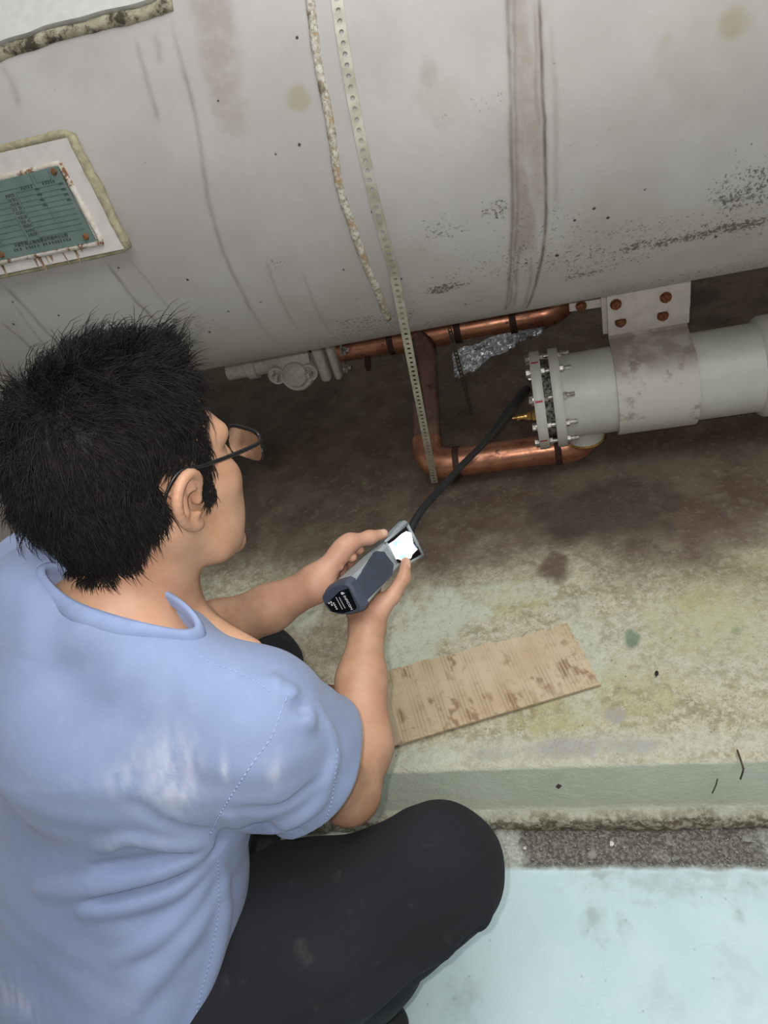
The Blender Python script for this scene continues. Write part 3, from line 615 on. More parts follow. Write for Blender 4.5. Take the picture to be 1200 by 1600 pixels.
aw = np.linspace(-100, 60, 12); wr = [A3(pe[0], LY+(PR+.005)*math.cos(math.radians(t+180+60)), LZ+(PR+.005)*math.sin(math.radians(t+180+60))) for t in []]
so = obj('perforated_strap', strap_mesh(Pw, Nw, .0172, .0140, .0037, .0012), M_strap, smooth=False)
tag(so, 'long pale perforated metal strap running down the tank to the copper elbow', 'strap')
p0 = ony(702, 512, UY-.04); p1 = ony(739, 655, UY-.06); k = np.linspace(0, 1, 20)[:, None]
so2 = obj('perforated_strap', strap_mesh(p0+(p1-p0)*k, np.repeat(A3(0, -1, .3)[None], 20, 0), .012, .012, .003, .001), M_dstrap, smooth=False)
tag(so2, 'thin dark perforated strap hanging behind the copper drop pipe', 'strap')

# crumpled foil
uu, vv = np.meshgrid(np.linspace(0, 1, 70), np.linspace(0, 1, 30), indexing='ij'); P = np.stack([uu*9, vv*4, 0*uu], -1)
c0, c1, c2 = ony(706, 545, 1.88), ony(872, 492, 1.88), ony(738, 585, 1.84)
base = c0+(c1-c0)*uu[..., None]+(A3(0, -.05, -.075)*(1-.75*uu[..., None]))*vv[..., None]
cr = np.abs(fbm(P*1.1, 3)-.5)*2; cr2 = np.abs(fbm(P*2.6, 8)-.5)
base = base+A3(0, -1, .4)*(.055*cr+.03*cr2)[..., None]+A3(0, 0, -1)*(.035*(fbm(P*.6, 9)-.5))[..., None]
b = NB('foil'); n = b.noise(120, 3); M_foil = b.out((.90, .92, .94), .32, 1., b.bump(n, .002))
fo_ = obj('foil_wrap', grid(base, 70, 30), M_foil, smooth=25); tag(fo_, 'crumpled silver foil wrap behind the upper copper pipe', 'foil')

# ------------------------------------------------------------------ cardboard on the plinth
cb = thing('cardboard_piece', 'torn brown corrugated cardboard strip lying on the plinth', 'cardboard', onz(760, 1085, PH))
TL, TRc, BRc, BL = onz(600, 1054, PH), onz(886, 979, PH), onz(938, 1074, PH), onz(596, 1178, PH)
# carry on to the left below the arm
TL2 = TL+(TL-TRc)*.36; BL2 = BL+(BL-BRc)*.22
nu, nw = 150, 50
u_, w_ = np.meshgrid(np.linspace(0, 1, nu), np.linspace(0, 1, nw), indexing='ij')
torn = .10*(fbm(np.stack([u_*9, 0*u_, 0*u_], -1), 4)-.5)+.05*(fbm(np.stack([u_*40, 0*u_, 0*u_], -1), 5)-.5)+.10*sstep(.30, .36, u_)*(1-sstep(.52, .60, u_))*0
we = torn+(1-torn)*w_
endj = .02*(fbm(np.stack([0*w_, w_*14, 0*w_], -1), 6)-.5)
ue = np.clip(u_+endj*sstep(.9, 1, u_), 0, 1.02)
base = (TL2*(1-we[..., None])+BL2*we[..., None])*(1-ue[..., None])+(TRc*(1-we[..., None])+BRc*we[..., None])*ue[..., None]
Lc = np.linalg.norm(TRc-TL2)
warp = .004+.004*np.sin(ue*3+.5)*we+.006*sstep(.93, 1, ue)*(1-we)
flute = np.sin(ue*Lc/.0078*2*math.pi)
wear = fbm(np.stack([ue*6, we*3, 0*ue], -1), 12); tear = sstep(.60, .68, fbm(np.stack([ue*42, we*7, 0*ue], -1), 14))*sstep(.40, .60, wear)
crease = np.exp(-((ue-.36-.02*we)/.006)**2)
def lay(h): q = base.copy(); q[..., 2] = PH+.003+warp+h; return q
b = NB('cardboard'); n = b.noise(60, 5, .65); n2 = b.noise(9, 4)
c = b.mix(b.ramp(n2, .35, .65), lin(202, 180, 146), lin(212, 192, 160)); c = b.mix(b.ramp(n, .54, .68, 0, .5), c, lin(174, 148, 114))
c = b.mix(b.math('MULTIPLY', b.attr('tear'), .75), c, lin(140, 110, 78)); c = b.mix(b.math('MULTIPLY', b.attr('groove'), .45), c, lin(138, 112, 80)); M_card = b.out(c, .85, normal=b.bump(n, .0008))
ga = dict(tear=tear.ravel(), groove=(sstep(-.2, -1, flute)*(.35+.65*sstep(.35, .6, wear))).ravel())
obj('top_liner', grid(lay(.0036+.00055*flute-.0012*tear-.0015*crease), nu, nw), M_card, cb, True, ga)
z0 = dict(tear=np.zeros(nu*nw), groove=np.zeros(nu*nw))
obj('fluting', grid(lay(.0018+.0016*np.sin(ue*Lc/.0078*2*math.pi)), nu, nw), M_card, cb, True, z0)
obj('bottom_liner', grid(lay(0.), nu, nw), M_card, cb, True, z0)
fl_ = [onz(490, 1080, PH+.02), onz(512, 1069, PH+.03), onz(540, 1072, PH+.012), onz(552, 1120, PH+.008), onz(520, 1128, PH+.012), onz(498, 1112, PH+.018)]
M_dcard = plain('damp_cardboard', lin(112, 78, 54), .85, var=.2, scale=80)
obj('folded_flap', slab(fl_, A3(0, 0, 1), .003), M_dcard, cb, False)

# ------------------------------------------------------------------ litter
M_stone = plain('pebble_grey', lin(150, 148, 138), .85, var=.25, scale=90); M_white = plain('chip_white', lin(220, 218, 206), .8, var=.08)
def stone(c, r, s, n=7):
    g = np.random.default_rng(s); bm = bmesh.new(); bmesh.ops.create_icosphere(bm, subdivisions=1, radius=1)
    k = g.uniform(.6, 1.2, 3)*A3(1, 1, .6); V = np.array([v.co[:] for v in bm.verts])*k*g.uniform(.75, 1.15, (len(bm.verts), 1)); bm.verts.index_update(); F = [[v.index for v in f.verts] for f in bm.faces]; bm.free()
    return V*r+np.asarray(c), F
Gs_ = []
for i in range(520):
    px = 820+rng.random()*380; py = 1288+rng.random()*66; c = onz(px, py, .006+.004*rng.random()); Gs_.append(stone(c, .0009+.0022*rng.random()**3, i))
g_ = obj('gravel', join(*Gs_), M_stone, smooth=False); tag(g_, 'fine grey gravel in the dark strip at the foot of the plinth', 'gravel', kind='stuff')
for px, py, r, m, l in [(956, 1318, .0055, M_white, 'white plaster chip in the middle of the gravel strip'), (955, 1283, .005, M_white, 'white chip lying against the plinth foot above the gravel strip'), (1055, 1342, .008, M_stone, 'grey stone in the gravel strip right of the white chip'), (1166, 1310, .009, M_stone, 'grey stone at the right end of the gravel strip'), (820, 1325, .004, M_white, 'pale chip at the left end of the gravel strip')]:
    o = obj('stone_chip', stone(onz(px, py, .009), r, px), m, smooth=False); tag(o, l, 'stone', 'stone chips in the gravel strip')
M_twig = plain('twig_brown', lin(84, 66, 48), .8, var=.2)
def twig(pts, r, l, nm='twig'):
    o = obj(nm, tube(catmull(pts, 6), r, 6), M_twig, smooth=True); tag(o, l, nm); return o
yf = PY-.012
twig([onz(1152, 1172, PH+.004), ony(1160, 1196, yf), ony(1161, 1204, yf-.002), ony(1157, 1217, yf-.003)], .0016, 'thin dark twig hanging over the plinth edge at the far right')
twig([ony(1113, 1239, yf), ony(1118, 1228, yf-.003), ony(1121, 1217, yf-.001)], .0011, 'short dark twig stuck on the green plinth face')
twig([onz(950, 1285, .012), onz(985, 1281, .012), onz(1020, 1278, .012)], .0013, 'pale straw lying along the plinth foot')
lf = [ony(868, 1230, yf), ony(872, 1225, yf-.006), ony(878, 1228, yf-.004), ony(873, 1233, yf-.003)]; o = obj('dry_leaf', slab(lf, A3(0, -1, 0), .0008), M_twig, smooth=False); tag(o, 'tiny dry leaf scrap on the green plinth face', 'leaf')
sd = onz(1026, 1052, PH+.006); o = obj('seed', xf(lathe([(.0005, -.006), (.003, -.003), (.0036, 0), (.003, .003), (.0005, .006)], 10), frame_mat(sd, unit(A3(.3, 1, 0)))), plain('black_seed', lin(30, 26, 22), .6), smooth=True); tag(o, 'small black seed on the plinth right of the cardboard', 'seed')

# ------------------------------------------------------------------ distance-field mesher
def smin(a, b, k): h = np.clip(.5+.5*(b-a)/k, 0, 1); return b+(a-b)*h-k*h*(1-h)
def smax(a, b, k): return -smin(-a, -b, k)
def rcone(P, a, b, ra, rb):
    a = np.asarray(a); d = np.asarray(b)-a; q = P-a; t = np.clip((q@d)/(d@d), 0, 1); q -= t[:, None]*d; return np.sqrt(np.einsum('ij,ij->i', q, q))-(ra+(rb-ra)*t)
def ellip(P, c, R, r):
    q = (P-c)@np.asarray(R).T; r = np.asarray(r); q /= r; k0 = np.sqrt(np.einsum('ij,ij->i', q, q)); q /= r; k1 = np.sqrt(np.einsum('ij,ij->i', q, q))+1e-9; return k0*(k0-1)/k1
class Grp:
    """prims: ('c', a, b, ra, rb) rounded cone, ('e', c, R, r) ellipsoid; blended in order with k"""
    def __init__(s, prims, k=.01, pad=.05):
        s.p = prims; s.k = k; lo = []; hi = []
        for q in prims:
            if q[0] == 'c': r = max(q[3], q[4]); lo += [np.minimum(q[1], q[2])-r]; hi += [np.maximum(q[1], q[2])+r]
            else: r = max(q[3]); lo += [np.asarray(q[1])-r]; hi += [np.asarray(q[1])+r]
        s.lo = np.min(lo, 0)-pad; s.hi = np.max(hi, 0)+pad
    def __call__(s, P):
        o = np.full(len(P), .5); m = np.all((P > s.lo) & (P < s.hi), axis=1)
        if not m.any(): return o
        Q = P[m]; d = None
        for q in s.p:
            k = q[5] if q[0] == 'c' and len(q) > 5 else (q[4] if q[0] == 'e' and len(q) > 4 else s.k)
            v = rcone(Q, *q[1:5]) if q[0] == 'c' else ellip(Q, *q[1:4]); d = v if d is None else smin(d, v, k)
        o[m] = d; return o
def nets(f, lo, hi, h):
    lo = np.asarray(lo, float); B = 8; n = np.ceil((np.asarray(hi)-lo)/(h*B)).astype(int)
    bi = np.stack(np.meshgrid(*[np.arange(k) for k in n], indexing='ij'), -1).reshape(-1, 3)
    d = f(lo+(bi+.5)*B*h); bi = bi[np.abs(d) < B*h*1.05]
    g = np.stack(np.meshgrid(*[np.arange(B+1)]*3, indexing='ij'), -1)
    L = bi[:, None, None, None, :]*B+g[None]; val = np.empty(L.shape[:4])
    fl_ = L.reshape(-1, 3); vv = val.reshape(-1)
    for i in range(0, len(fl_), 400000): vv[i:i+400000] = f(lo+fl_[i:i+400000]*h)
    val = vv.reshape(L.shape[:4]); S = val < 0
    N3 = n*B+2
    key = lambda I: (I[..., 0]*N3[1]+I[..., 1])*N3[2]+I[..., 2]
    corners = [(a, b_, c) for a in (0, 1) for b_ in (0, 1) for c in (0, 1)]
    cnt = sum(S[:, a:B+a, b_:B+b_, c:B+c].astype(np.int8) for a, b_, c in corners); act = (cnt > 0) & (cnt < 8)
    w = np.argwhere(act); cell = bi[w[:, 0]]*B+w[:, 1:]
    cv = np.stack([val[w[:, 0], w[:, 1]+a, w[:, 2]+b_, w[:, 3]+c] for a, b_, c in corners], -1)
    acc = np.zeros((len(w), 3)); num = np.zeros(len(w))
    for i in range(8):
        for j in range(i+1, 8):
            A_, B_ = np.array(corners[i]), np.array(corners[j])
            if np.abs(A_-B_).sum() != 1: continue
            m = (cv[:, i] < 0) != (cv[:, j] < 0); t = np.where(m, cv[:, i]/np.where(m, cv[:, i]-cv[:, j], 1), 0)
            acc += m[:, None]*(A_+t[:, None]*(B_-A_)); num += m
    Vt = lo+(cell+acc/num[:, None])*h; ck = key(cell); order = np.argsort(ck); sk = ck[order]
    Fs = []
    for ax in range(3):
        sl0 = [slice(0, B)]*3; sl1 = [slice(0, B)]*3; sl1[ax] = slice(1, B+1)
        s0 = S[(slice(None), *sl0)]; s1 = S[(slice(None), *sl1)]; w2 = np.argwhere(s0 != s1); p = bi[w2[:, 0]]*B+w2[:, 1:]; inside = s0[tuple(w2.T)]
        u = np.zeros(3, int); v = np.zeros(3, int); u[(ax+1) % 3] = 1; v[(ax+2) % 3] = 1
        ids = []; ok = np.ones(len(p), bool)
        for o in (0*u, u, u+v, v):
            kk = key(p-o); ps = np.clip(np.searchsorted(sk, kk), 0, len(sk)-1); ok &= sk[ps] == kk; ids.append(order[ps])
        q = np.stack(ids, -1); q = np.where(inside[:, None], q, q[:, ::-1]); Fs.append(q[ok])
    return Vt, np.vstack(Fs)
def relax(V, f, it=1):
    e = 5e-4
    for _ in range(it):
        d = f(V); g = np.stack([f(V+np.eye(3)[k]*e)-d for k in range(3)], -1)/e; g2 = np.maximum((g*g).sum(1), .2); V = V-np.clip(d/g2, -.002, .002)[:, None]*g
    return V
def trace(f, px, py, d0=.35, d1=2.2):
    return traces(f, [(px, py)], d0, d1)[0]
def traces(f, pxs, d0=.35, d1=2.2):
    R = np.array([ray(*p[:2]) for p in pxs]); d = np.full(len(R), d0); live = np.ones(len(R), bool); hit = np.zeros(len(R), bool)
    for _ in range(120):
        v = f(CAM+R[live]*d[live][:, None]); ix = np.flatnonzero(live); h_ = v < .0003; hit[ix[h_]] = True; d[ix] += np.where(h_, 0, np.minimum(v, .05)*.75)
        live[ix[h_ | (d[ix] > d1)]] = False
        if not live.any(): break
    return [CAM+R[i]*d[i] if (hit[i] or (live[i] and d[i] < d1)) else None for i in range(len(R))]
def grad(f, p): e = 1e-3; p = np.asarray(p); return unit([f((p+np.eye(3)[k]*e)[None])[0]-f((p-np.eye(3)[k]*e)[None])[0] for k in range(3)])

# ------------------------------------------------------------------ the hand-held detector's frame
DO = at(559.7, 928.3, .98)
_A = unit(camvec(.082, -.080, .150)); _W = camvec(.0193, .0386, .0075); _W = unit(_W-_A*np.dot(_W, _A)); _Nn = np.cross(_W, _A); _Nn = _Nn if np.dot(_Nn, CAM-DO) > 0 else -_Nn
def dv(a, w, n): return DO+_A*a+_W*w+_Nn*n
def todev(p): q = np.asarray(p)-DO; return np.array([q@_A, q@_W, q@_Nn])

# ------------------------------------------------------------------ person: joints
PHI = math.radians(62); ZU = A3(0, 0, 1); TF = A3(math.cos(PHI), math.sin(PHI), 0); TRt = unit(A3(math.sin(PHI), -math.cos(PHI), -.20))
HP = math.radians(61); HPI = math.radians(-13)
HF = A3(math.cos(HP)*math.cos(HPI), math.sin(HP)*math.cos(HPI), math.sin(HPI)); HR = A3(math.sin(HP), -math.cos(HP), 0); HU = np.cross(HR, HF)
HO = at(218, 752, .735); HS = 1.04
def hd(f_, r_, u_): return HO+(HF*f_+HR*r_+HU*u_)*HS
def tohead(P): q = (np.asarray(P)-HO)/HS; return q@HF, q@HR, q@HU
NBs = at(185, 960, .76); RS = at(395, 1115, .745); RE = at(545, 1238, .925); RW = at(573, 988, 1.04)
LS = RS-TRt*.335; LE = at(288, 1018, 1.12); LW = at(490, 915, 1.035)
PEL = A3(-.70, .235, .40); RH = A3(-.58, .19, .41); RK = at(688, 1358, .93); RA = A3(-.50, .215, .12)
LH = A3(-.73, .32, .37); LK = A3(-.545, .705, .45); LA = A3(-.72, .44, .12)

# ------------------------------------------------------------------ person: body
HM = np.array([HF, HR, HU])
def hc(a, b_, ra, rb, k=.012): return ('c', hd(*a), hd(*b_), ra, rb, k)
def he(c, r, k=.012, R=None): return ('e', hd(*c), HM if R is None else R, r, k)
def rotm(ax, deg):
    q = np.array(Quaternion(Vector(ax), math.radians(deg)).to_matrix()); return HM@q.T
hp = [he((-.008, 0, .030), (.100, .077, .092)), he((.030, 0, -.030), (.064, .060, .084), .02)]
for s in (-1, 1):
    hp += [hc((-.002, s*.055, -.035), (.030, s*.050, -.078), .017, .016, .025), hc((.030, s*.050, -.078), (.070, s*.024, -.104), .016, .016, .02),
           he((.056, s*.046, -.016), (.028, .024, .024), .02), hc((.080, s*.012, .030), (.072, s*.044, .030), .013, .013, .015), he((.070, s*.033, .008), (.013, .014, .012), .006)]
hp += [he((.071, 0, -.102), (.017, .032, .016), .015), he((.050, -.040, -.052), (.034, .024, .046), .02), he((.050, .040, -.052), (.034, .024, .046), .02), hc((.086, 0, .026), (.106, 0, -.020), .007, .010, .010), hc((.098, -.011, -.024), (.098, .011, -.024), .007, .007, .008),
       hc((.083, -.018, -.053), (.083, .018, -.053), .007, .007, .008), hc((.082, -.016, -.064), (.082, .016, -.064), .0075, .0075, .008), he((.066, 0, -.058), (.020, .036, .032), .015)]
G_head = Grp(hp, .012)
ear = []
for s in (-1, 1):
    pts = [(.010, s*.074, -.004), (.012, s*.081, .016), (.000, s*.088, .028), (-.014, s*.091, .024), (-.022, s*.090, .008), (-.019, s*.085, -.012), (-.008, s*.079, -.026), (.004, s*.074, -.031)]
    cp_ = catmull([A3(*p) for p in pts], 3)
    for i in range(len(cp_)-1):
        t = i/len(cp_); r_ = .0046+.002*max(0, (t-.75))*4; ear.append(hc(cp_[i], cp_[i+1], r_, r_, .003))
    ear += [he((-.006, s*.080, .000), (.015, .0042, .026), .004, rotm(HU, -s*20)), he((.009, s*.074, -.006), (.005, .006, .007), .004), he((.000, s*.076, -.026), (.007, .005, .009), .005), hc((-.010, s*.083, .014), (-.012, s*.083, -.010), .0042, .004, .003)]
G_ear = Grp(ear, .003)
con = [Grp([he((.001, s*.084, -.003), (.0075, .010, .011))], .01) for s in (-1, 1)]
nk = [('c', hd(-.022, 0, -.045), NBs+TF*.012-ZU*.02, .054, .060, .03)]
NBf = NBs+TF*.055-ZU*.045
for s in (-1, 1): nk += [('c', hd(-.018, s*.058, -.030), NBf+TRt*s*.022, .014, .015, .025), ('c', NBs-TF*.02+ZU*.012+TRt*s*.022, (RS if s > 0 else LS)-TF*.01+ZU*.01, .040, .045, .03)]
nk += [('c', NBf+TRt*.02+ZU*.0, NBf+TRt*.12-ZU*.0, .012, .012, .02), ('c', hd(.035, 0, -.095), hd(.008, 0, -.13), .016, .02, .02)]
SPU = unit(NBs-PEL); SPF = unit(np.cross(SPU, TRt)); SPF = SPF if SPF@TF > 0 else -SPF; SPR = np.cross(SPF, SPU); TM = np.array([SPR, SPF, SPU])
CH = NBs+(PEL-NBs)*.36+SPF*.035
tr = [('e', CH, TM, (.150, .098, .21), .05), ('e', NBs+(PEL-NBs)*.78+SPF*.03, TM, (.135, .098, .17), .05)]
G_tor = Grp(nk+tr, .03)
def bend(a, b_, off, t=.4): return a+(b_-a)*t+off
def armp(S, E_, Wr, outw):
    m1 = bend(E_, Wr, outw*.006, .28); return [('c', S, bend(S, E_, 0, .5), .047, .046, .02), ('c', bend(S, E_, 0, .5), E_, .046, .037, .02), ('c', E_, m1, .038, .0435, .02), ('c', m1, bend(E_, Wr, 0, .68), .0435, .033, .02), ('c', bend(E_, Wr, 0, .68), Wr, .033, .0255, .02)]
G_rarm = Grp(armp(RS, RE, RW, unit(camvec(1, .2, 0))), .02)
G_larm = Grp(armp(LS, LE, LW, unit(camvec(-.2, -1, 0))), .02)
def D(*q): return dv(*q)
def finger(pts, rs, k=.004): return [('c', D(*pts[i]), D(*pts[i+1]), rs[i], rs[i+1], k) for i in range(len(pts)-1)]
FRr = [.0100, .0094, .0086, .0080]
rf = [[(.112, .036, -.058), (.110, -.002, -.078), (.098, -.034, -.058), (.091, -.0325, -.034)], [(.091, .040, -.066), (.086, -.002, -.084), (.076, -.036, -.060), (.067, -.0325, -.034)],
      [(.070, .042, -.068), (.062, -.002, -.082), (.054, -.034, -.064), (.046, -.032, -.046)], [(.050, .042, -.066), (.041, .002, -.078), (.035, -.022, -.074), (.030, -.030, -.064)]]
rwd = todev(RW)
rp = []
for i, q in enumerate(rf): rp += [('c', RW+(D(*q[0])-RW)*.12, D(*q[0]), .0180-.001*i, .0115, .016)]
rp += [('c', D(rwd[0]+.014, rwd[1]-.004, rwd[2]+.004), D(.072, .052, -.030), .0185, .0155, .014)]
G_rpalm = Grp(rp, .016)
th_r = [(.050, .060, -.036), (.082, .050, -.014), (.104, .036, .005), (.119, .019, .0105)]
G_rf = [Grp(finger(q, FRr), .004) for q in rf]+[Grp(finger(th_r, [.0160, .0118, .0098, .0078], .006), .006)]
lwd = todev(LW)
lf = [[(.092, -.032, -.078), (.108, -.002, -.102), (.112, .012, -.104), (.110, .026, -.098)], [(.086, -.022, -.092), (.098, .004, -.112), (.102, .020, -.110), (.100, .034, -.100)],
      [(.078, -.012, -.102), (.086, .012, -.116), (.088, .028, -.110), (.086, .040, -.100)], [(.068, -.002, -.108), (.074, .018, -.116), (.074, .030, -.110), (.072, .040, -.102)]]
lp = []
for i, q in enumerate(lf): lp += [('c', LW+(D(*q[0])-LW)*.10, D(*q[0]), .0190-.001*i, .0120, .018)]
lp += [('c', LW+(D(.070, -.053, -.030)-LW)*.15, D(.070, -.053, -.030), .0195, .0125, .018), ('c', D(.060, -.046, -.044), D(.082, -.036, -.066), .0115, .0115, .016)]
G_lpalm = Grp(lp, .018)
th_l = [(.064, -.053, -.034), (.074, -.0520, -.026), (.101, -.042, -.014), (.124, -.0335, -.005)]
G_lf = [Grp(finger(q, FRr), .004) for q in lf]+[Grp(finger(th_l, [.0118, .0112, .0098, .0076], .008), .008)]
def f_body(P):
    d = smin(G_head(P), G_tor(P), .022); d = smin(d, G_ear(P), .004)
    for c in con: d = smax(d, -c(P), .004)
    d = smin(d, G_rarm(P), .015); d = smin(d, G_larm(P), .015)
    r = smin(G_rpalm(P), G_rarm(P), .012)
    for g in G_rf: r = smin(r, g(P), .005)
    l = smin(G_lpalm(P), G_larm(P), .012)
    for g in G_lf: l = smin(l, g(P), .010)
    return np.minimum(d, np.minimum(r, l))
BV, BF = nets(f_body, (-.92, .12, .35), (-.12, .92, 1.22), .0026)
BV = relax(BV, f_body)
def near(P, c, r): return 1-sstep(r*.75, r, np.linalg.norm(P-c, axis=1))
nail = np.zeros(len(BV))
for q, up in [(th_l, (.0, -.3, 1)), (th_r, (.0, .2, 1))]:
    t = D(*q[3]); a = D(*q[2]); ax_ = unit(t-a); nrm = unit(_W*up[1]+_Nn*up[2]); nrm = unit(nrm-ax_*(nrm@ax_)); c = t+nrm*.0075+ax_*.001
    sd_ = np.cross(nrm, ax_); q_ = BV-c; e_ = np.hypot(q_@ax_/.0085, q_@sd_/.0062); nail = np.maximum(nail, (1-sstep(.85, 1.05, e_))*(q_@nrm > -.006))
fl1, fr1, fu1 = tohead(BV)
lips = sum(np.exp(-((fu1-u)/.006)**2) for u in (-.053, -.064))*np.exp(-(fr1/.022)**4)*(fl1 > .08)
scalp = sstep(.0, .02, fu1-.0)*(1-sstep(.02, .05, fl1))
b = NB('skin'); n1 = b.noise(28, 4); n2 = b.noise(420, 3); n3 = b.noise(9, 3)
c = b.mix(b.ramp(n1, .35, .68), lin(196, 153, 123), lin(181, 135, 106)); c = b.mix(b.ramp(n3, .45, .7, 0, .5), c, lin(198, 147, 122)); c = b.mix(b.ramp(b.voro(36), .030, .018, 0, .8), c, lin(110, 70, 52))
c = b.mix(b.math('MULTIPLY', b.attr('lips'), .6), c, lin(168, 96, 88)); c = b.mix(b.math('MULTIPLY', b.attr('palm'), .35), c, lin(222, 164, 144)); c = b.mix(b.math('MULTIPLY', b.attr('nail'), .75), c, lin(226, 186, 164))
M_skin = b.out(c, .52, normal=b.bump(n2, .0006, .35)); M_skin.node_tree.nodes['Principled BSDF'].inputs['Subsurface Weight'].default_value = .12
M_skin.node_tree.nodes['Principled BSDF'].inputs['Subsurface Radius'].default_value = (.010, .004, .002)
palm = np.maximum(near(BV, D(.07, .0, -.05), .085), 0)
person = thing('person', 'person in a light blue t-shirt and black trousers squatting with a detector', 'person', A3(-.58, .30, 0))
obj('body', (BV, BF), M_skin, person, True, dict(nail=nail, lips=lips, palm=palm))
# eyes
M_eye = plain('eye_white', lin(226, 222, 216), .25, var=.02); M_iris = plain('eye_dark', lin(40, 28, 22), .2, var=.1)
for s in (-1, 1):
    o = obj('eye', xf(lathe([(.0001, -.0125)]+[(.0125*math.cos(t), .0125*math.sin(t)) for t in np.linspace(-1.5, 1.5, 14)]+[(.0001, .0125)], 20), frame_mat(hd(.0735, s*.032, .012), HF)), M_eye, person, True)
    obj('iris', xf(lathe([(.0058, 0), (.005, .0012), (.0001, .0018)], 16), frame_mat(hd(.0735, s*.032, .012)+HF*.0118, HF)), M_iris, o, True)

# ------------------------------------------------------------------ hair
f2 = lambda P: smin(G_head(P), G_tor(P), .022)
def hairsd(f_, r_, u_):
    """signed: < 0 inside the hair-bearing scalp (head frame)"""
    ra = np.abs(r_)
    front_ = .056-.20*np.clip(.085-u_, 0, .1)-.30*np.clip(ra-.035, 0, .1)
    temple = .038+.06*(u_-.02)
    d = np.where(u_ > .045, f_-np.maximum(front_, temple), f_-temple)
    low = np.where(f_ > .021, -.020-u_, np.where(f_ > -.024, .033-u_, np.where(f_ > -.075, -.008+(f_+.024)*1.1-u_, -.066-u_)))
    return np.maximum(d, low)
hv = BV; hf_, hr_, hu_ = tohead(hv); okh = (hairsd(hf_, hr_, hu_) < 0) & (np.linalg.norm(hv-HO, axis=1) < .19) & (np.abs(f2(hv)) < .004)
roots_all = hv[okh]; e = 6e-4
def grads(P): g = np.stack([f2(P+np.eye(3)[k]*e)-f2(P-np.eye(3)[k]*e) for k in range(3)], -1); return g/np.linalg.norm(g, axis=1)[:, None]
rg = np.random.default_rng(11)
NH = 21000; pick = rg.integers(0, len(roots_all), NH); Rt_ = roots_all[pick]+rg.normal(0, .0009, (NH, 3)); Nh = grads(Rt_)
nc = 520; cl = rg.integers(0, NH, nc)
d2 = np.stack([((Rt_-Rt_[c])**2).sum(1) for c in cl], 0); own = cl[d2.argmin(0)]
f_, r_, u_ = tohead(Rt_); topw = sstep(.045, .115, u_); backw = sstep(-.01, -.07, f_)
def hoff(f_, u_): return .004+.009*sstep(.02, .10, u_)+.006*sstep(-.03, -.09, f_)*sstep(-.05, .02, u_)
comb = (HF*.35+HR*.25)[None]*topw[:, None]+(1-topw)[:, None]*((-HU*.75-HF*.65)[None]*(1-backw)[:, None]+(-HU*.95)[None]*backw[:, None])
nz = np.stack([fbm(Rt_[own]*47, 90+3*k)-.5 for k in range(3)], -1)*2.1+rg.normal(0, .20, (NH, 3))
frw = sstep(-.01, .06, f_)*topw; v = Nh*(.26+.22*topw+.5*frw)[:, None]+comb*.95+nz; v = v+Nh*np.maximum(.16-(v*Nh).sum(1), 0)[:, None]; dirs = v/np.linalg.norm(v, axis=1)[:, None]
ln = .015+.015*topw+.005*backw+.010*frw; ln = ln*(1-.55*sstep(-.03, -.06, u_))*(.65+.7*rg.random(NH)); side_b = (f_ > .008) & (u_ < .03); ln = ln*np.where(rg.random(NH) < .07, 1.55, 1.); ln = np.where(side_b, .009+.008*rg.random(NH), ln)
lift = hoff(f_, u_)*.75*(.4+.6*rg.random(NH)); P0 = Rt_+Nh*lift[:, None]; tip_own = P0+dirs*ln[:, None]
w_cl = (.40*(np.linalg.norm(Rt_-Rt_[own], axis=1) < .014)*(.3+.7*topw))[:, None]; tips = tip_own*(1-w_cl)+(tip_own[own]+(P0-P0[own])*.3)*w_cl
K = 5; mid = P0+(Nh*.45+dirs*.30)*ln[:, None]
HV = np.stack([(1-t)**2*P0+2*t*(1-t)*mid+t*t*tips-ZU*.004*t*t for t in np.linspace(0, 1, K)], 1)
T_ = np.diff(HV, axis=1); T_ = np.concatenate([T_, T_[:, -1:]], 1); T_ /= np.linalg.norm(T_, axis=2, keepdims=True)+1e-12
sdv = np.cross(T_, rg.normal(0, 1, (NH, 1, 3))); sdv /= np.linalg.norm(sdv, axis=2, keepdims=True)+1e-12; sd2 = np.cross(T_, sdv)
rad = (.00042*np.array([1.1, 1.1, .95, .65, .15]))[None, :, None]
ring = np.stack([HV+rad*(math.cos(a)*sdv+math.sin(a)*sd2) for a in (0, 2.094, 4.189)], 2)
idx = np.arange(NH*K*3).reshape(NH, K, 3); Fh = []
for k in range(3): j = (k+1) % 3; Fh.append(np.stack([idx[:, :-1, k], idx[:, :-1, j], idx[:, 1:, j], idx[:, 1:, k]], -1).reshape(-1, 4))
Vh = ring.reshape(-1, 3); Fh = np.vstack(Fh)
def f_cap(P):
    f_, r_, u_ = tohead(P); d = f2(P); s_ = hairsd(f_, r_, u_)*HS+.004; o_ = hoff(f_, u_)*sstep(.0, -.022, s_)
    base_ = d-o_*.85-.0016*np.sin(P[:, 0]*300+4*np.sin(P[:, 2]*130))*np.sin(P[:, 1]*260+3*np.sin(P[:, 0]*150))*sstep(0, -.02, s_)
    return smax(smax(base_, s_, .004), -d-.003, .002)
CV, CF = nets(f_cap, HO-A3(.17, .17, .15), HO+A3(.17, .17, .18), .0032)
b = NB('black_hair'); n = b.noise(120, 3); M_hair = b.out(b.mix(b.ramp(n, .4, .65), lin(19, 17, 17), lin(31, 27, 26)), .65, Specular_IOR_Level=.25)
obj('hair', (np.vstack([Vh, CV]), np.vstack([Fh, CF+len(Vh)])), M_hair, person, True)

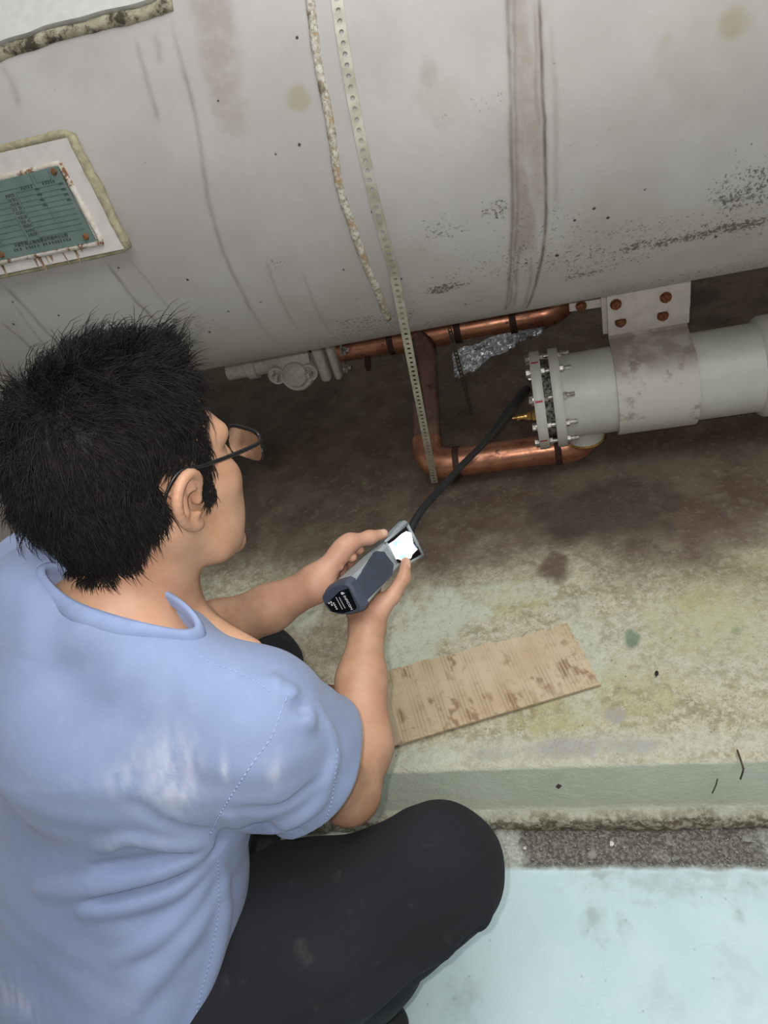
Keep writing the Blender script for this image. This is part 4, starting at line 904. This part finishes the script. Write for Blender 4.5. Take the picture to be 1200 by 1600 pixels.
# ------------------------------------------------------------------ clothes: shirt
sh = [('e', CH, TM, (.176, .118, .235), .05), ('e', NBs+(PEL-NBs)*.72+SPF*.025, TM, (.172, .128, .235), .06), ('e', PEL+SPU*.03+SPF*.02, TM, (.178, .135, .15), .05), ('c', at(270, 1420, .86), at(212, 1650, .86), .075, .078, .06)]
for s, S in ((1, RS), (-1, LS)):
    sh += [('c', NBs-SPF*.015+TRt*s*.06-SPU*.03, S+SPU*.0, .046, .060, .045), ('c', NBs+(PEL-NBs)*.20-SPF*.03+TRt*s*.06, S-SPU*.05-SPF*.01, .066, .058, .07)]
sh += [('c', at(72, 932, .755), LS+ZU*.0, .046, .058, .04), ('c', at(72, 932, .755), NBs+(PEL-NBs)*.25-SPF*.03, .046, .09, .05)]
G_sh0 = Grp(sh, .05); G_trap = Grp([q for q in nk if q[3] > .0395 and q[3] < .0405]+tr, .03)
def G_sh(P): return smin(G_sh0(P), G_trap(P)-.010, .02)
rdir = unit(RE-RS); ldir = unit(LE-LS)
G_rsl = Grp([('c', RS+unit(RS-NBs)*.005, RS+rdir*.24, .068, .096, .03)], .03); G_lsl = Grp([('c', LS, LS+ldir*.22, .066, .084, .03)], .03)
G_rarmX = Grp([('c', RS+rdir*.08, RE, .062, .076, .02)], .02); G_larmX = Grp([('c', LS+ldir*.08, LE, .058, .074, .02)], .02)
HEMN = unit(rdir*.80+unit(camvec(1, .15, .1))*.55)
HEMP = RS+rdir*.145
LHEMP = LS+ldir*.17
FOLDS = []; RING = None
def f_shirt0(P):
    d = G_sh(P); s = smax(G_rsl(P), (P-HEMP)@HEMN, .006); l = smax(G_lsl(P), (P-LHEMP)@ldir, .006)
    return smin(smin(d, s, .03), l, .03)
def f_shirt(P):
    d = f_shirt0(P); m = np.abs(d) < .03
    if m.any():
        Q = P[m]; disp = .0012*np.sin(Q[:, 0]*47+3*np.sin(Q[:, 2]*31))*np.sin(Q[:, 2]*39+Q[:, 1]*53)
        for pts, w, a in FOLDS:
            lo_, hi_ = pts.min(0)-3*w, pts.max(0)+3*w; mm = np.all((Q > lo_) & (Q < hi_), axis=1)
            if mm.any():
                dd_, t = polydist(Q[mm], pts); disp[mm] += 1.9*a*np.exp(-(dd_/(w*.82))**2)*np.sin(math.pi*np.clip(t*.92+.04, 0, 1))**.6
        d[m] = d[m]-disp
    ra = np.maximum(G_rarmX(P), -((P-HEMP)@HEMN)-.055); la = np.maximum(G_larmX(P), -((P-LHEMP)@ldir)-.05)
    d = smax(d, -ra, .004); d = smax(d, -la, .004)
    q = P-CC; a_ = q@CE1; b_ = q@CE2; h_ = q@CN
    e_ = np.hypot(a_, b_)-np.interp(np.arctan2(b_, a_), RTH, RRA, period=2*math.pi); hole = np.maximum(e_, -h_-.045)
    return smax(d, -hole, .004)
near_ = np.array([p for p in traces(f_shirt0, catmull([A3(*p, 0) for p in [(56, 890), (66, 912), (95, 940), (135, 962), (180, 977), (222, 986), (262, 993), (296, 997), (318, 990)]], 5)) if p is not None])
far_ = near_[0]+near_[-1]-near_[1:-1]; cr = np.vstack([near_, far_])
def _rs(P_, n):
    P_ = np.vstack([P_, P_[:1]]); L = np.concatenate([[0], np.cumsum(np.linalg.norm(np.diff(P_, axis=0), axis=1))]); s_ = np.linspace(0, L[-1], n+1)[:-1]; return np.stack([np.interp(s_, L, P_[:, k]) for k in range(3)], -1)
cr = _rs(cr, 72)
for _ in range(4): cr = (np.roll(cr, 1, 0)+cr*2+np.roll(cr, -1, 0))/4
CC = cr.mean(0); CN = np.linalg.svd(cr-CC)[2][2]; CN = CN if CN[2] > 0 else -CN; CE1 = unit(cr[0]-CC-CN*((cr[0]-CC)@CN)); CE2 = np.cross(CN, CE1)
_t = np.arctan2((cr-CC)@CE2, (cr-CC)@CE1); _o = np.argsort(_t); RTH = _t[_o]; RRA = np.hypot((cr-CC)@CE2, (cr-CC)@CE1)[_o]
def fold(px, w, a):
    pts = [p for p in traces(f_shirt0, px) if p is not None]
    if len(pts) > 1: FOLDS.append((catmull(pts, 4), w, a))
for px, w, a in [
    ([(330, 1322), (290, 1345), (230, 1368), (150, 1385), (60, 1390)], .013, .010), ([(335, 1335), (280, 1385), (210, 1412), (130, 1425)], .011, .009), ([(320, 1318), (260, 1318), (200, 1308), (160, 1325)], .012, .008),
    ([(340, 1345), (300, 1410), (250, 1460), (180, 1500)], .011, .006), ([(345, 1380), (290, 1470), (230, 1540), (190, 1595)], .014, .006), ([(300, 1360), (220, 1390), (140, 1405)], .009, -.008), ([(300, 1330), (240, 1345), (150, 1355)], .009, -.007), ([(330, 1300), (300, 1300), (250, 1285), (210, 1255)], .010, -.004),
    ([(355, 1275), (400, 1290), (450, 1285), (500, 1250), (515, 1200)], .010, .009), ([(360, 1295), (420, 1310), (470, 1300)], .009, -.006), ([(380, 1265), (440, 1262), (490, 1225)], .009, -.006), ([(500, 1110), (518, 1150), (522, 1190), (505, 1225)], .008, .006),
    ([(443, 1078), (455, 1082), (462, 1090)], .009, .006), ([(470, 1120), (482, 1125), (490, 1133)], .009, .006), ([(420, 1060), (432, 1066), (436, 1075)], .009, .004), ([(455, 1100), (475, 1112), (480, 1120)], .009, -.004),
    ([(205, 1010), (192, 1050), (170, 1100)], .016, .0016), ([(245, 1012), (236, 1060), (225, 1110)], .014, .0016), ([(285, 1020), (292, 1060), (300, 1110)], .014, .0016),
    ([(345, 1340), (350, 1420), (330, 1520), (300, 1600)], .012, .006), ([(60, 900), (50, 960), (40, 1030)], .02, .004), ([(330, 1330), (345, 1318), (352, 1300)], .008, -.010)]: fold(px, w, a)
BT = BV
SV, SF = nets(f_shirt, (-1.0, .02, .28), (-.12, .80, 1.08), .0032)
chalk = np.zeros(len(SV))
def smudge(px, py, r, a, s, asp=(1, 1)):
    p = trace(f_shirt, px, py)
    if p is None: return
    n_ = grad(f_shirt, p); ux = unit(camvec(1, 0, 0)-n_*(n_@camvec(1, 0, 0))); uy = np.cross(n_, ux); q = SV-p
    e_ = np.hypot(q@ux/(r*asp[0]), q@uy/(r*asp[1])); streak = fbm(np.stack([q@ux*130, q@uy*45, 0*e_], -1), s)
    global chalk
    chalk = np.maximum(chalk, a*np.exp(-e_**2)*np.clip(1.9*streak-.45, 0, 1)*(np.abs(q@n_) < .03))
for a in [(272, 1215, .030, .95, 1, (.8, 1.4)), (235, 1215, .03, .45, 2, (1.3, 1.2)), (300, 1225, .012, .6, 3, (.5, 2)), (350, 1205, .008, .6, 4, (.5, 2)), (430, 1210, .012, .5, 5, (.7, 1.8)), (255, 1250, .02, .5, 6, (1, 1)), (185, 1325, .03, .3, 7, (1.5, .6)), (20, 1560, .03, .5, 8, (1.5, .8))]: smudge(*a)
b = NB('blue_cotton'); n1 = b.noise(6, 4); n2 = b.noise(900, 2); n3 = b.noise(60, 4)
c = b.mix(b.ramp(n1, .3, .7), lin(127, 142, 176), lin(136, 150, 184)); c = b.mix(b.ramp(n3, .5, .75, 0, .2), c, lin(156, 168, 198)); c = b.mix(b.math('MULTIPLY', b.attr('chalk'), .8), c, lin(220, 222, 232))
M_shirt = b.out(c, .85, normal=b.bump(n2, .0008, .4)); M_shirt.node_tree.nodes['Principled BSDF'].inputs['Sheen Weight'].default_value = .15
shirt = obj('tshirt', (SV, SF), M_shirt, person, True, dict(chalk=chalk))
M_rib = plain('blue_rib', lin(136, 151, 187), .85, var=.06)
# collar band that sits on the neckline
rows = []
for (s_, h_) in ((.002, -.012), (.005, -.008), (.0045, .002), (.002, .008), (-.002, .0085), (-.005, .004), (-.006, -.006)):
    o_ = cr-CC; rad_ = o_-CN*(o_@CN)[:, None]; rad_ /= np.linalg.norm(rad_, axis=1)[:, None]; rows.append(cr+rad_*s_*1.15+CN*h_+rad_*(-.35*h_))
G = grid(np.stack(rows, 1), 72, 7); F_ = [tuple(f) for f in G[1]]+[(71*7+j, j, j+1, 71*7+j+1) for j in range(6)]
obj('collar', (G[0], F_), M_rib, shirt, True)
M_st = plain('stitch_blue', lin(156, 171, 208), .9, var=.05)
def seam(px, r, nm, dash=True, m=M_st):
    pts = [p for p in traces(f_shirt, catmull([A3(*p, 0) for p in px], 8)) if p is not None]
    if len(pts) < 3: return
    pts = np.array(pts)
    L = np.concatenate([[0], np.cumsum(np.linalg.norm(np.diff(pts, axis=0), axis=1))]); Gs = []
    if dash:
        for s in np.arange(0, L[-1]-.004, .0062):
            a, c = [np.array([np.interp(x, L, pts[:, k]) for k in range(3)]) for x in (s, s+.0042)]; Gs.append(tube(np.array([a, c]), r, 5))
    else: Gs = [tube(pts, r, 6)]
    obj(nm, join(*Gs), m, shirt, True)
seam([(452, 1082), (440, 1110), (425, 1150), (400, 1185), (370, 1230), (345, 1270), (325, 1310)], .0006, 'armhole_stitching')
seam([(305, 1018), (330, 1035), (370, 1050), (405, 1068), (428, 1085)], .0006, 'shoulder_stitching')
seam([(528, 1170), (524, 1210), (516, 1260), (495, 1310), (462, 1342)], .0005, 'hem_stitching')
seam([(340, 1345), (342, 1420), (328, 1500), (312, 1560), (305, 1595)], .0005, 'side_stitching')

# trousers
TMp = TM
pz = PEL-ZU*.04
kneeb = RK+unit(camvec(.5, -.2, 0))*.0
tp = [('e', pz, TM, (.165, .14, .13), .05), ('c', RH, RH+(RK-RH)*.55, .112, .104, .04), ('c', RH+(RK-RH)*.55, RK, .104, .078, .03), ('c', RK, RA+(RK-RA)*.55, .074, .066, .03), ('c', RA+(RK-RA)*.55, RA, .066, .058, .03),
      ('c', RH+A3(.03, .05, .055), RH+(RK-RH)*.55+A3(0, .02, .012), .095, .085, .04), ('c', LH, LK, .10, .070, .04), ('c', LK, LA, .070, .055, .03)]
G_tr = Grp(tp, .04)
TF_ = []
def f_tr0(P): return G_tr(P)
def f_tr(P):
    d = G_tr(P); m = np.abs(d) < .03
    if m.any():
        Q = P[m]; disp = .0016*np.sin(Q[:, 0]*41+3*np.sin(Q[:, 2]*23))*np.sin(Q[:, 2]*33+Q[:, 1]*37)
        for pts, w, a in TF_:
            mm = np.all((Q > pts.min(0)-3*w) & (Q < pts.max(0)+3*w), axis=1)
            if mm.any(): dd_, t = polydist(Q[mm], pts); disp[mm] += a*np.exp(-(dd_/w)**2)*np.sin(math.pi*np.clip(t*.92+.04, 0, 1))**.6
        d[m] -= disp
    return smax(d, -(P[:, 2]-.085), .004)
for px, w, a in [([(770, 1420), (740, 1440), (700, 1480), (660, 1530)], .012, .008), ([(765, 1400), (760, 1440), (745, 1455)], .008, .007), ([(720, 1470), (660, 1510), (600, 1560), (560, 1590)], .014, .008), ([(740, 1455), (690, 1500), (640, 1545)], .008, -.009), ([(380, 1340), (450, 1325), (520, 1310)], .015, .007), ([(360, 1420), (380, 1500), (370, 1590)], .02, .006), ([(560, 1290), (620, 1272), (680, 1268)], .012, .005), ([(640, 1500), (560, 1550), (480, 1595)], .013, -.006)]:
    pts = [p for p in traces(f_tr0, px) if p is not None]
    if len(pts) > 1: TF_.append((catmull(pts, 4), w, a))
TV, TFc = nets(f_tr, (-1.0, -.05, .06), (-.05, .86, .62), .0036)
b = NB('black_twill'); n = b.noise(7, 4); wv = b.wave(420, vec=b.mapped((1, 1, 1), (.4, .3, .7))); n3 = b.noise(24, 4)
c = b.mix(b.ramp(n, .3, .7), lin(23, 24, 28), lin(29, 30, 35)); c = b.mix(b.math('MULTIPLY', b.ramp(n3, .60, .75), b.ramp(wv, .4, .8, 0, .6)), c, lin(86, 82, 80)); M_trou = b.out(c, .95, normal=b.bump(wv, .0008, .25))
obj('trousers', (TV, TFc), M_trou, person, True)
# shoes
M_sole = plain('shoe_rubber', lin(40, 40, 40), .7, var=.2); M_upper = plain('shoe_upper', lin(36, 36, 38), .75, var=.35, scale=200, bump=.001); M_lace = plain('lace_white', lin(214, 214, 210), .8, var=.05)
def shoe(toe, heading):
    f = A3(math.cos(heading), math.sin(heading), 0); r = A3(math.sin(heading), -math.cos(heading), 0); S_ = lambda a, b_, c: toe+f*a+r*b_+ZU*c
    M_ = np.array([f, r, ZU])
    g = Grp([('e', S_(-.045, 0, .045), M_, (.052, .045, .034), .02), ('c', S_(-.06, 0, .045), S_(-.13, 0, .065), .036, .038, .02), ('c', S_(-.13, 0, .065), S_(-.215, 0, .07), .038, .036, .02), ('c', S_(-.18, 0, .075), S_(-.20, 0, .125), .038, .042, .02)], .02)
    fs = lambda P: smax(smax(g(P), -(P[:, 2]-.022), .006), P[:, 2]-.135, .004)
    V_, F_ = nets(fs, toe+A3(-.30, -.30, -.01), toe+A3(.30, .30, .17), .0042)
    o = obj('shoe', (V_, F_), M_upper, person, True)
    out2 = []
    for t in np.linspace(0, 2*math.pi, 41)[:-1]:
        a = -.125+.125*math.cos(t); out2.append((a, (.047 if a > -.14 else .038)*math.sin(t)*(1 if abs(math.cos(t)) < .9 else 1.05)))
    obj('sole', slab([S_(a, b_, .026) for a, b_ in out2], ZU, .026), M_sole, o, 40)
    for k in range(4):
        a = -.075-.02*k; L_ = [S_(a+.008*math.cos(q_), .030*math.sin(q_), 0) for q_ in np.linspace(-1.3, 1.3, 9)]
        P_ = []
        for p in L_:
            zz = np.linspace(.14, .03, 60); v = g(np.array([[p[0], p[1], z] for z in zz])); i = np.argmax(v < 0); P_.append(A3(p[0], p[1], zz[i]+.001))
        obj('lace', tube(np.array(P_), .0028, 6), M_lace, o, True)
shoe(onz(634, 1596, .03)*A3(1, 1, 0), math.radians(22)); shoe(A3(-.65, .595, 0), math.radians(64))
# black cord lying on the nape inside the collar
M_cord = plain('black_cord', lin(22, 20, 20), .6)
cpx = [trace(f_body, *p) for p in [(85, 938), (94, 943), (104, 948), (112, 954)]]
cpx = [p+unit(CAM-p)*.001 for p in cpx if p is not None]
if len(cpx) > 2: obj('neck_cord', tube(catmull(cpx, 5), .0032, 8), M_cord, person, True)

# ------------------------------------------------------------------ eyeglasses
gl_ = thing('eyeglasses', 'thin black framed eyeglasses worn by the squatting person', 'glasses', hd(.10, 0, .0))
M_blk = plain('black_frame', lin(20, 20, 22), .35, var=.05)
m = bpy.data.materials.new('lens_glass'); m.use_nodes = True; nt = m.node_tree; nt.nodes.clear()
t1 = nt.nodes.new('ShaderNodeBsdfTransparent'); t1.inputs[0].default_value = (.93, .94, .95, 1); t2 = nt.nodes.new('ShaderNodeBsdfGlossy'); t2.inputs['Roughness'].default_value = .03; mx = nt.nodes.new('ShaderNodeMixShader'); fz = nt.nodes.new('ShaderNodeFresnel'); fz.inputs[0].default_value = 1.5; oo = nt.nodes.new('ShaderNodeOutputMaterial')
nt.links.new(fz.outputs[0], mx.inputs[0]); nt.links.new(t1.outputs[0], mx.inputs[1]); nt.links.new(t2.outputs[0], mx.inputs[2]); nt.links.new(mx.outputs[0], oo.inputs[0]); M_lens = m
GF = .116
for s in (-1, 1):
    c2 = [(s*.034+.027*math.copysign(abs(math.cos(t))**.5, math.cos(t)), -.002+.0165*math.copysign(abs(math.sin(t))**.5, math.sin(t))) for t in np.linspace(0, 2*math.pi, 33)]
    loop = np.array([hd(GF-.10*abs(r_)*abs(r_)*8-.12*(.012-u_), r_, u_) for r_, u_ in c2]); obj('rim', tube(loop, .0013, 8), M_blk, gl_, True)
    upper = np.array([hd(GF-.10*abs(r_)*abs(r_)*8-.12*(.012-u_), r_, u_) for r_, u_ in c2[1:17]]); obj('brow_bar', tube(upper, .0023, 8), M_blk, gl_, True)
    obj('lens', slab(loop[:-1], HF, .0015), M_lens, gl_, 30)
    tpts = [hd(GF-.004, s*.060, .010), hd(.098, s*.072, .011), hd(.06, s*.080, .018), hd(.02, s*.084, .026), hd(-.006, s*.086, .033), hd(-.022, s*.083, .022), hd(-.034, s*.080, .002)]
    obj('temple', tube(catmull(tpts, 6), [.0024]*12+[.0022]*12+[.0016]*13, 8, rx=.7), M_blk, gl_, True)
obj('bridge', tube(catmull([hd(GF, -.008, .002), hd(GF+.004, 0, .006), hd(GF, .008, .002)], 5), .0016, 8), M_blk, gl_, True)

# ------------------------------------------------------------------ leak detector
det = thing('leak_detector', 'grey handheld leak detector with lit screen held in both hands', 'detector', dv(.09, 0, -.05))
M_dgrey = plain('detector_grey', lin(152, 160, 162), .5, var=.05); M_dslate = plain('detector_slate', lin(70, 76, 92), .6, var=.10, scale=90); M_dpad = plain('detector_pad', lin(64, 70, 84), .65, var=.12, scale=70); M_dblk = plain('detector_black', lin(14, 14, 16), .22, var=.1)
def sect(a, w, t, cr=.004, zt=0.):
    P_ = [(-w+cr, zt), (w-cr, zt), (w, zt-cr), (w*1.02, zt-t*.45), (w*.86, zt-t*.75), (w*.5, zt-t*.96), (0, zt-t), (-w*.5, zt-t*.96), (-w*.86, zt-t*.75), (-w*1.02, zt-t*.45), (-w, zt-cr)]
    return [dv(a, x, z) for x, z in P_]
def loft(secs):
    V_ = np.array([p for s in secs for p in s]); k = len(secs[0]); Fs = [tuple(range(k))[::-1], tuple((len(secs)-1)*k+i for i in range(k))]
    for i in range(len(secs)-1):
        for j in range(k): Fs.append((i*k+j, i*k+(j+1) % k, (i+1)*k+(j+1) % k, (i+1)*k+j))
    return V_, Fs
bd = obj('body', loft([sect(.004, .0235, .058), sect(.05, .0225, .056), sect(.10, .0215, .050), sect(.13, .0225, .040), sect(.150, .0245, .034), sect(.188, .0250, .030), sect(.191, .0240, .028, .004, -.001)]), M_dgrey, det, 30)
obj('end_cap', loft([sect(-.006, .0215, .056, .005, -.003), sect(-.003, .0242, .061, .005, .0005), sect(.006, .0252, .062, .005, .001), sect(.010, .0250, .061, .005, .0008)]), M_dslate, det, 30)
RP = dv(-.0065, 0, 0)
def onrear(x, y): return onplane(480+x/6, 800+y/6, RP, _A)
def ontop(x, y, h=.0007): return onplane(480+x/6, 800+y/6, dv(0, 0, h), _Nn)
lab = obj('label_face', slab([onrear(*p) for p in [(300, 745), (385, 715), (465, 895), (455, 912), (340, 950), (235, 938), (180, 865)]], -_A, .0012), M_dblk, det, False)
obj('grip_pad', slab([ontop(*p) for p in [(650, 365), (725, 372), (742, 400), (812, 490), (800, 590), (545, 842), (528, 835), (450, 670), (452, 655), (630, 375)]], _Nn, .002), M_dpad, det, False)
scq = [ontop(*p) for p in [(742, 288), (928, 132), (1068, 402), (905, 488), (835, 470)]]
scr = obj('screen', slab(scq, _Nn, .002), M_dblk, det, False)
def emis(name, col, st):
    m = bpy.data.materials.new(name); m.use_nodes = True; p = m.node_tree.nodes['Principled BSDF']; p.inputs['Base Color'].default_value = (*col, 1); p.inputs['Emission Color'].default_value = (*col, 1); p.inputs['Emission Strength'].default_value = st; return m
M_lit = emis('screen_white', (.97, .98, 1), 1.3); M_cy = emis('screen_cyan', (.50, .80, .85), .8); M_vi = emis('screen_violet', (.35, .38, .85), .8)
def sp_(pts, h, m, nm): obj(nm, slab([ontop(*p, h) for p in pts], _Nn, .0003), m, scr, False)
sp_([(755, 305), (815, 268), (885, 205), (930, 180), (975, 195), (995, 290), (1035, 350), (985, 400), (975, 432), (905, 460), (850, 440), (830, 445)], .0010, M_lit, 'display')
sp_([(792, 290), (880, 242), (828, 335)], .0013, M_cy, 'display_patch'); sp_([(860, 410), (950, 390), (905, 440), (862, 438)], .0013, M_cy, 'display_patch'); sp_([(992, 285), (1030, 345), (1012, 338)], .0013, M_vi, 'display_patch')
for a, c in [((730, 280), (938, 112)), ((938, 112), (1085, 402)), ((1085, 402), (905, 505)), ((742, 290), (835, 480))]:
    obj('bezel', tube(np.array([ontop(*a, .0), ontop(*c, .0)]), .0022, 8), M_dgrey, det, True)
M_wh = plain('label_print_white', lin(220, 222, 226), .6, var=.02)
a, c = onrear(322, 792), onrear(398, 930); ex_ = unit(c-a); ey_ = np.cross(-_A, ex_); ey_ = ey_ if (onrear(400, 760)-a)@ey_ > 0 else -ey_
RPo = -_A*.0004
text3d('INFICON', onrear(336, 785)+RPo, onrear(412, 918)-onrear(336, 785), ey_, .0058, .0002, M_wh, lab)
fp = onrear(322, 765); obj('flame_mark', slab([fp+RPo+ex_*x+ey_*y for x, y in [(-.002, 0), (.0005, -.0008), (.0022, .0012), (.0012, .0032), (.0005, .0062), (-.001, .0038), (-.0022, .0022)]], -_A, .0002), M_wh, lab, False)
gz = []
for (p, q_, n_) in [((298, 800), (355, 905), 11), ((268, 800), (330, 915), 12), ((215, 838), (232, 888), 2), ((240, 850), (278, 920), 4), ((196, 848), (205, 870), 1)]:
    A_, B_ = onrear(*p), onrear(*q_); d_ = (B_-A_)/n_
    for i in range(n_):
        gz.append(slab([A_+RPo+d_*i, A_+RPo+d_*(i+.65), A_+RPo+d_*(i+.65)+ey_*(.0012 if n_ > 5 else .0026), A_+RPo+d_*i+ey_*(.0012 if n_ > 5 else .0026)], -_A, .0002))
obj('label_small_print', join(*gz), M_wh, lab, False)
# flexible probe
tip = ony(822, 609, SY-.015)
p0 = dv(.188, .004, -.014); mids = [at(655, 803, 1.18), at(685, 768, 1.26), at(722, 727, 1.36), at(760, 688, 1.46), at(795, 642, 1.57)]
pr_ = catmull([p0]+mids+[tip], 8); M_probe = plain('probe_black', lin(30, 29, 30), .5, var=.15)
obj('probe', tube(pr_, np.interp(np.linspace(0, 1, len(pr_)), [0, .7, .85, 1], [.0068, .0068, .0105, .0115]), 14), M_probe, det, True)
obj('probe_tip', tube(np.array([tip, tip+unit(tip-pr_[-3])*.012]), [.0112, .006], 14), M_dblk, det, True)
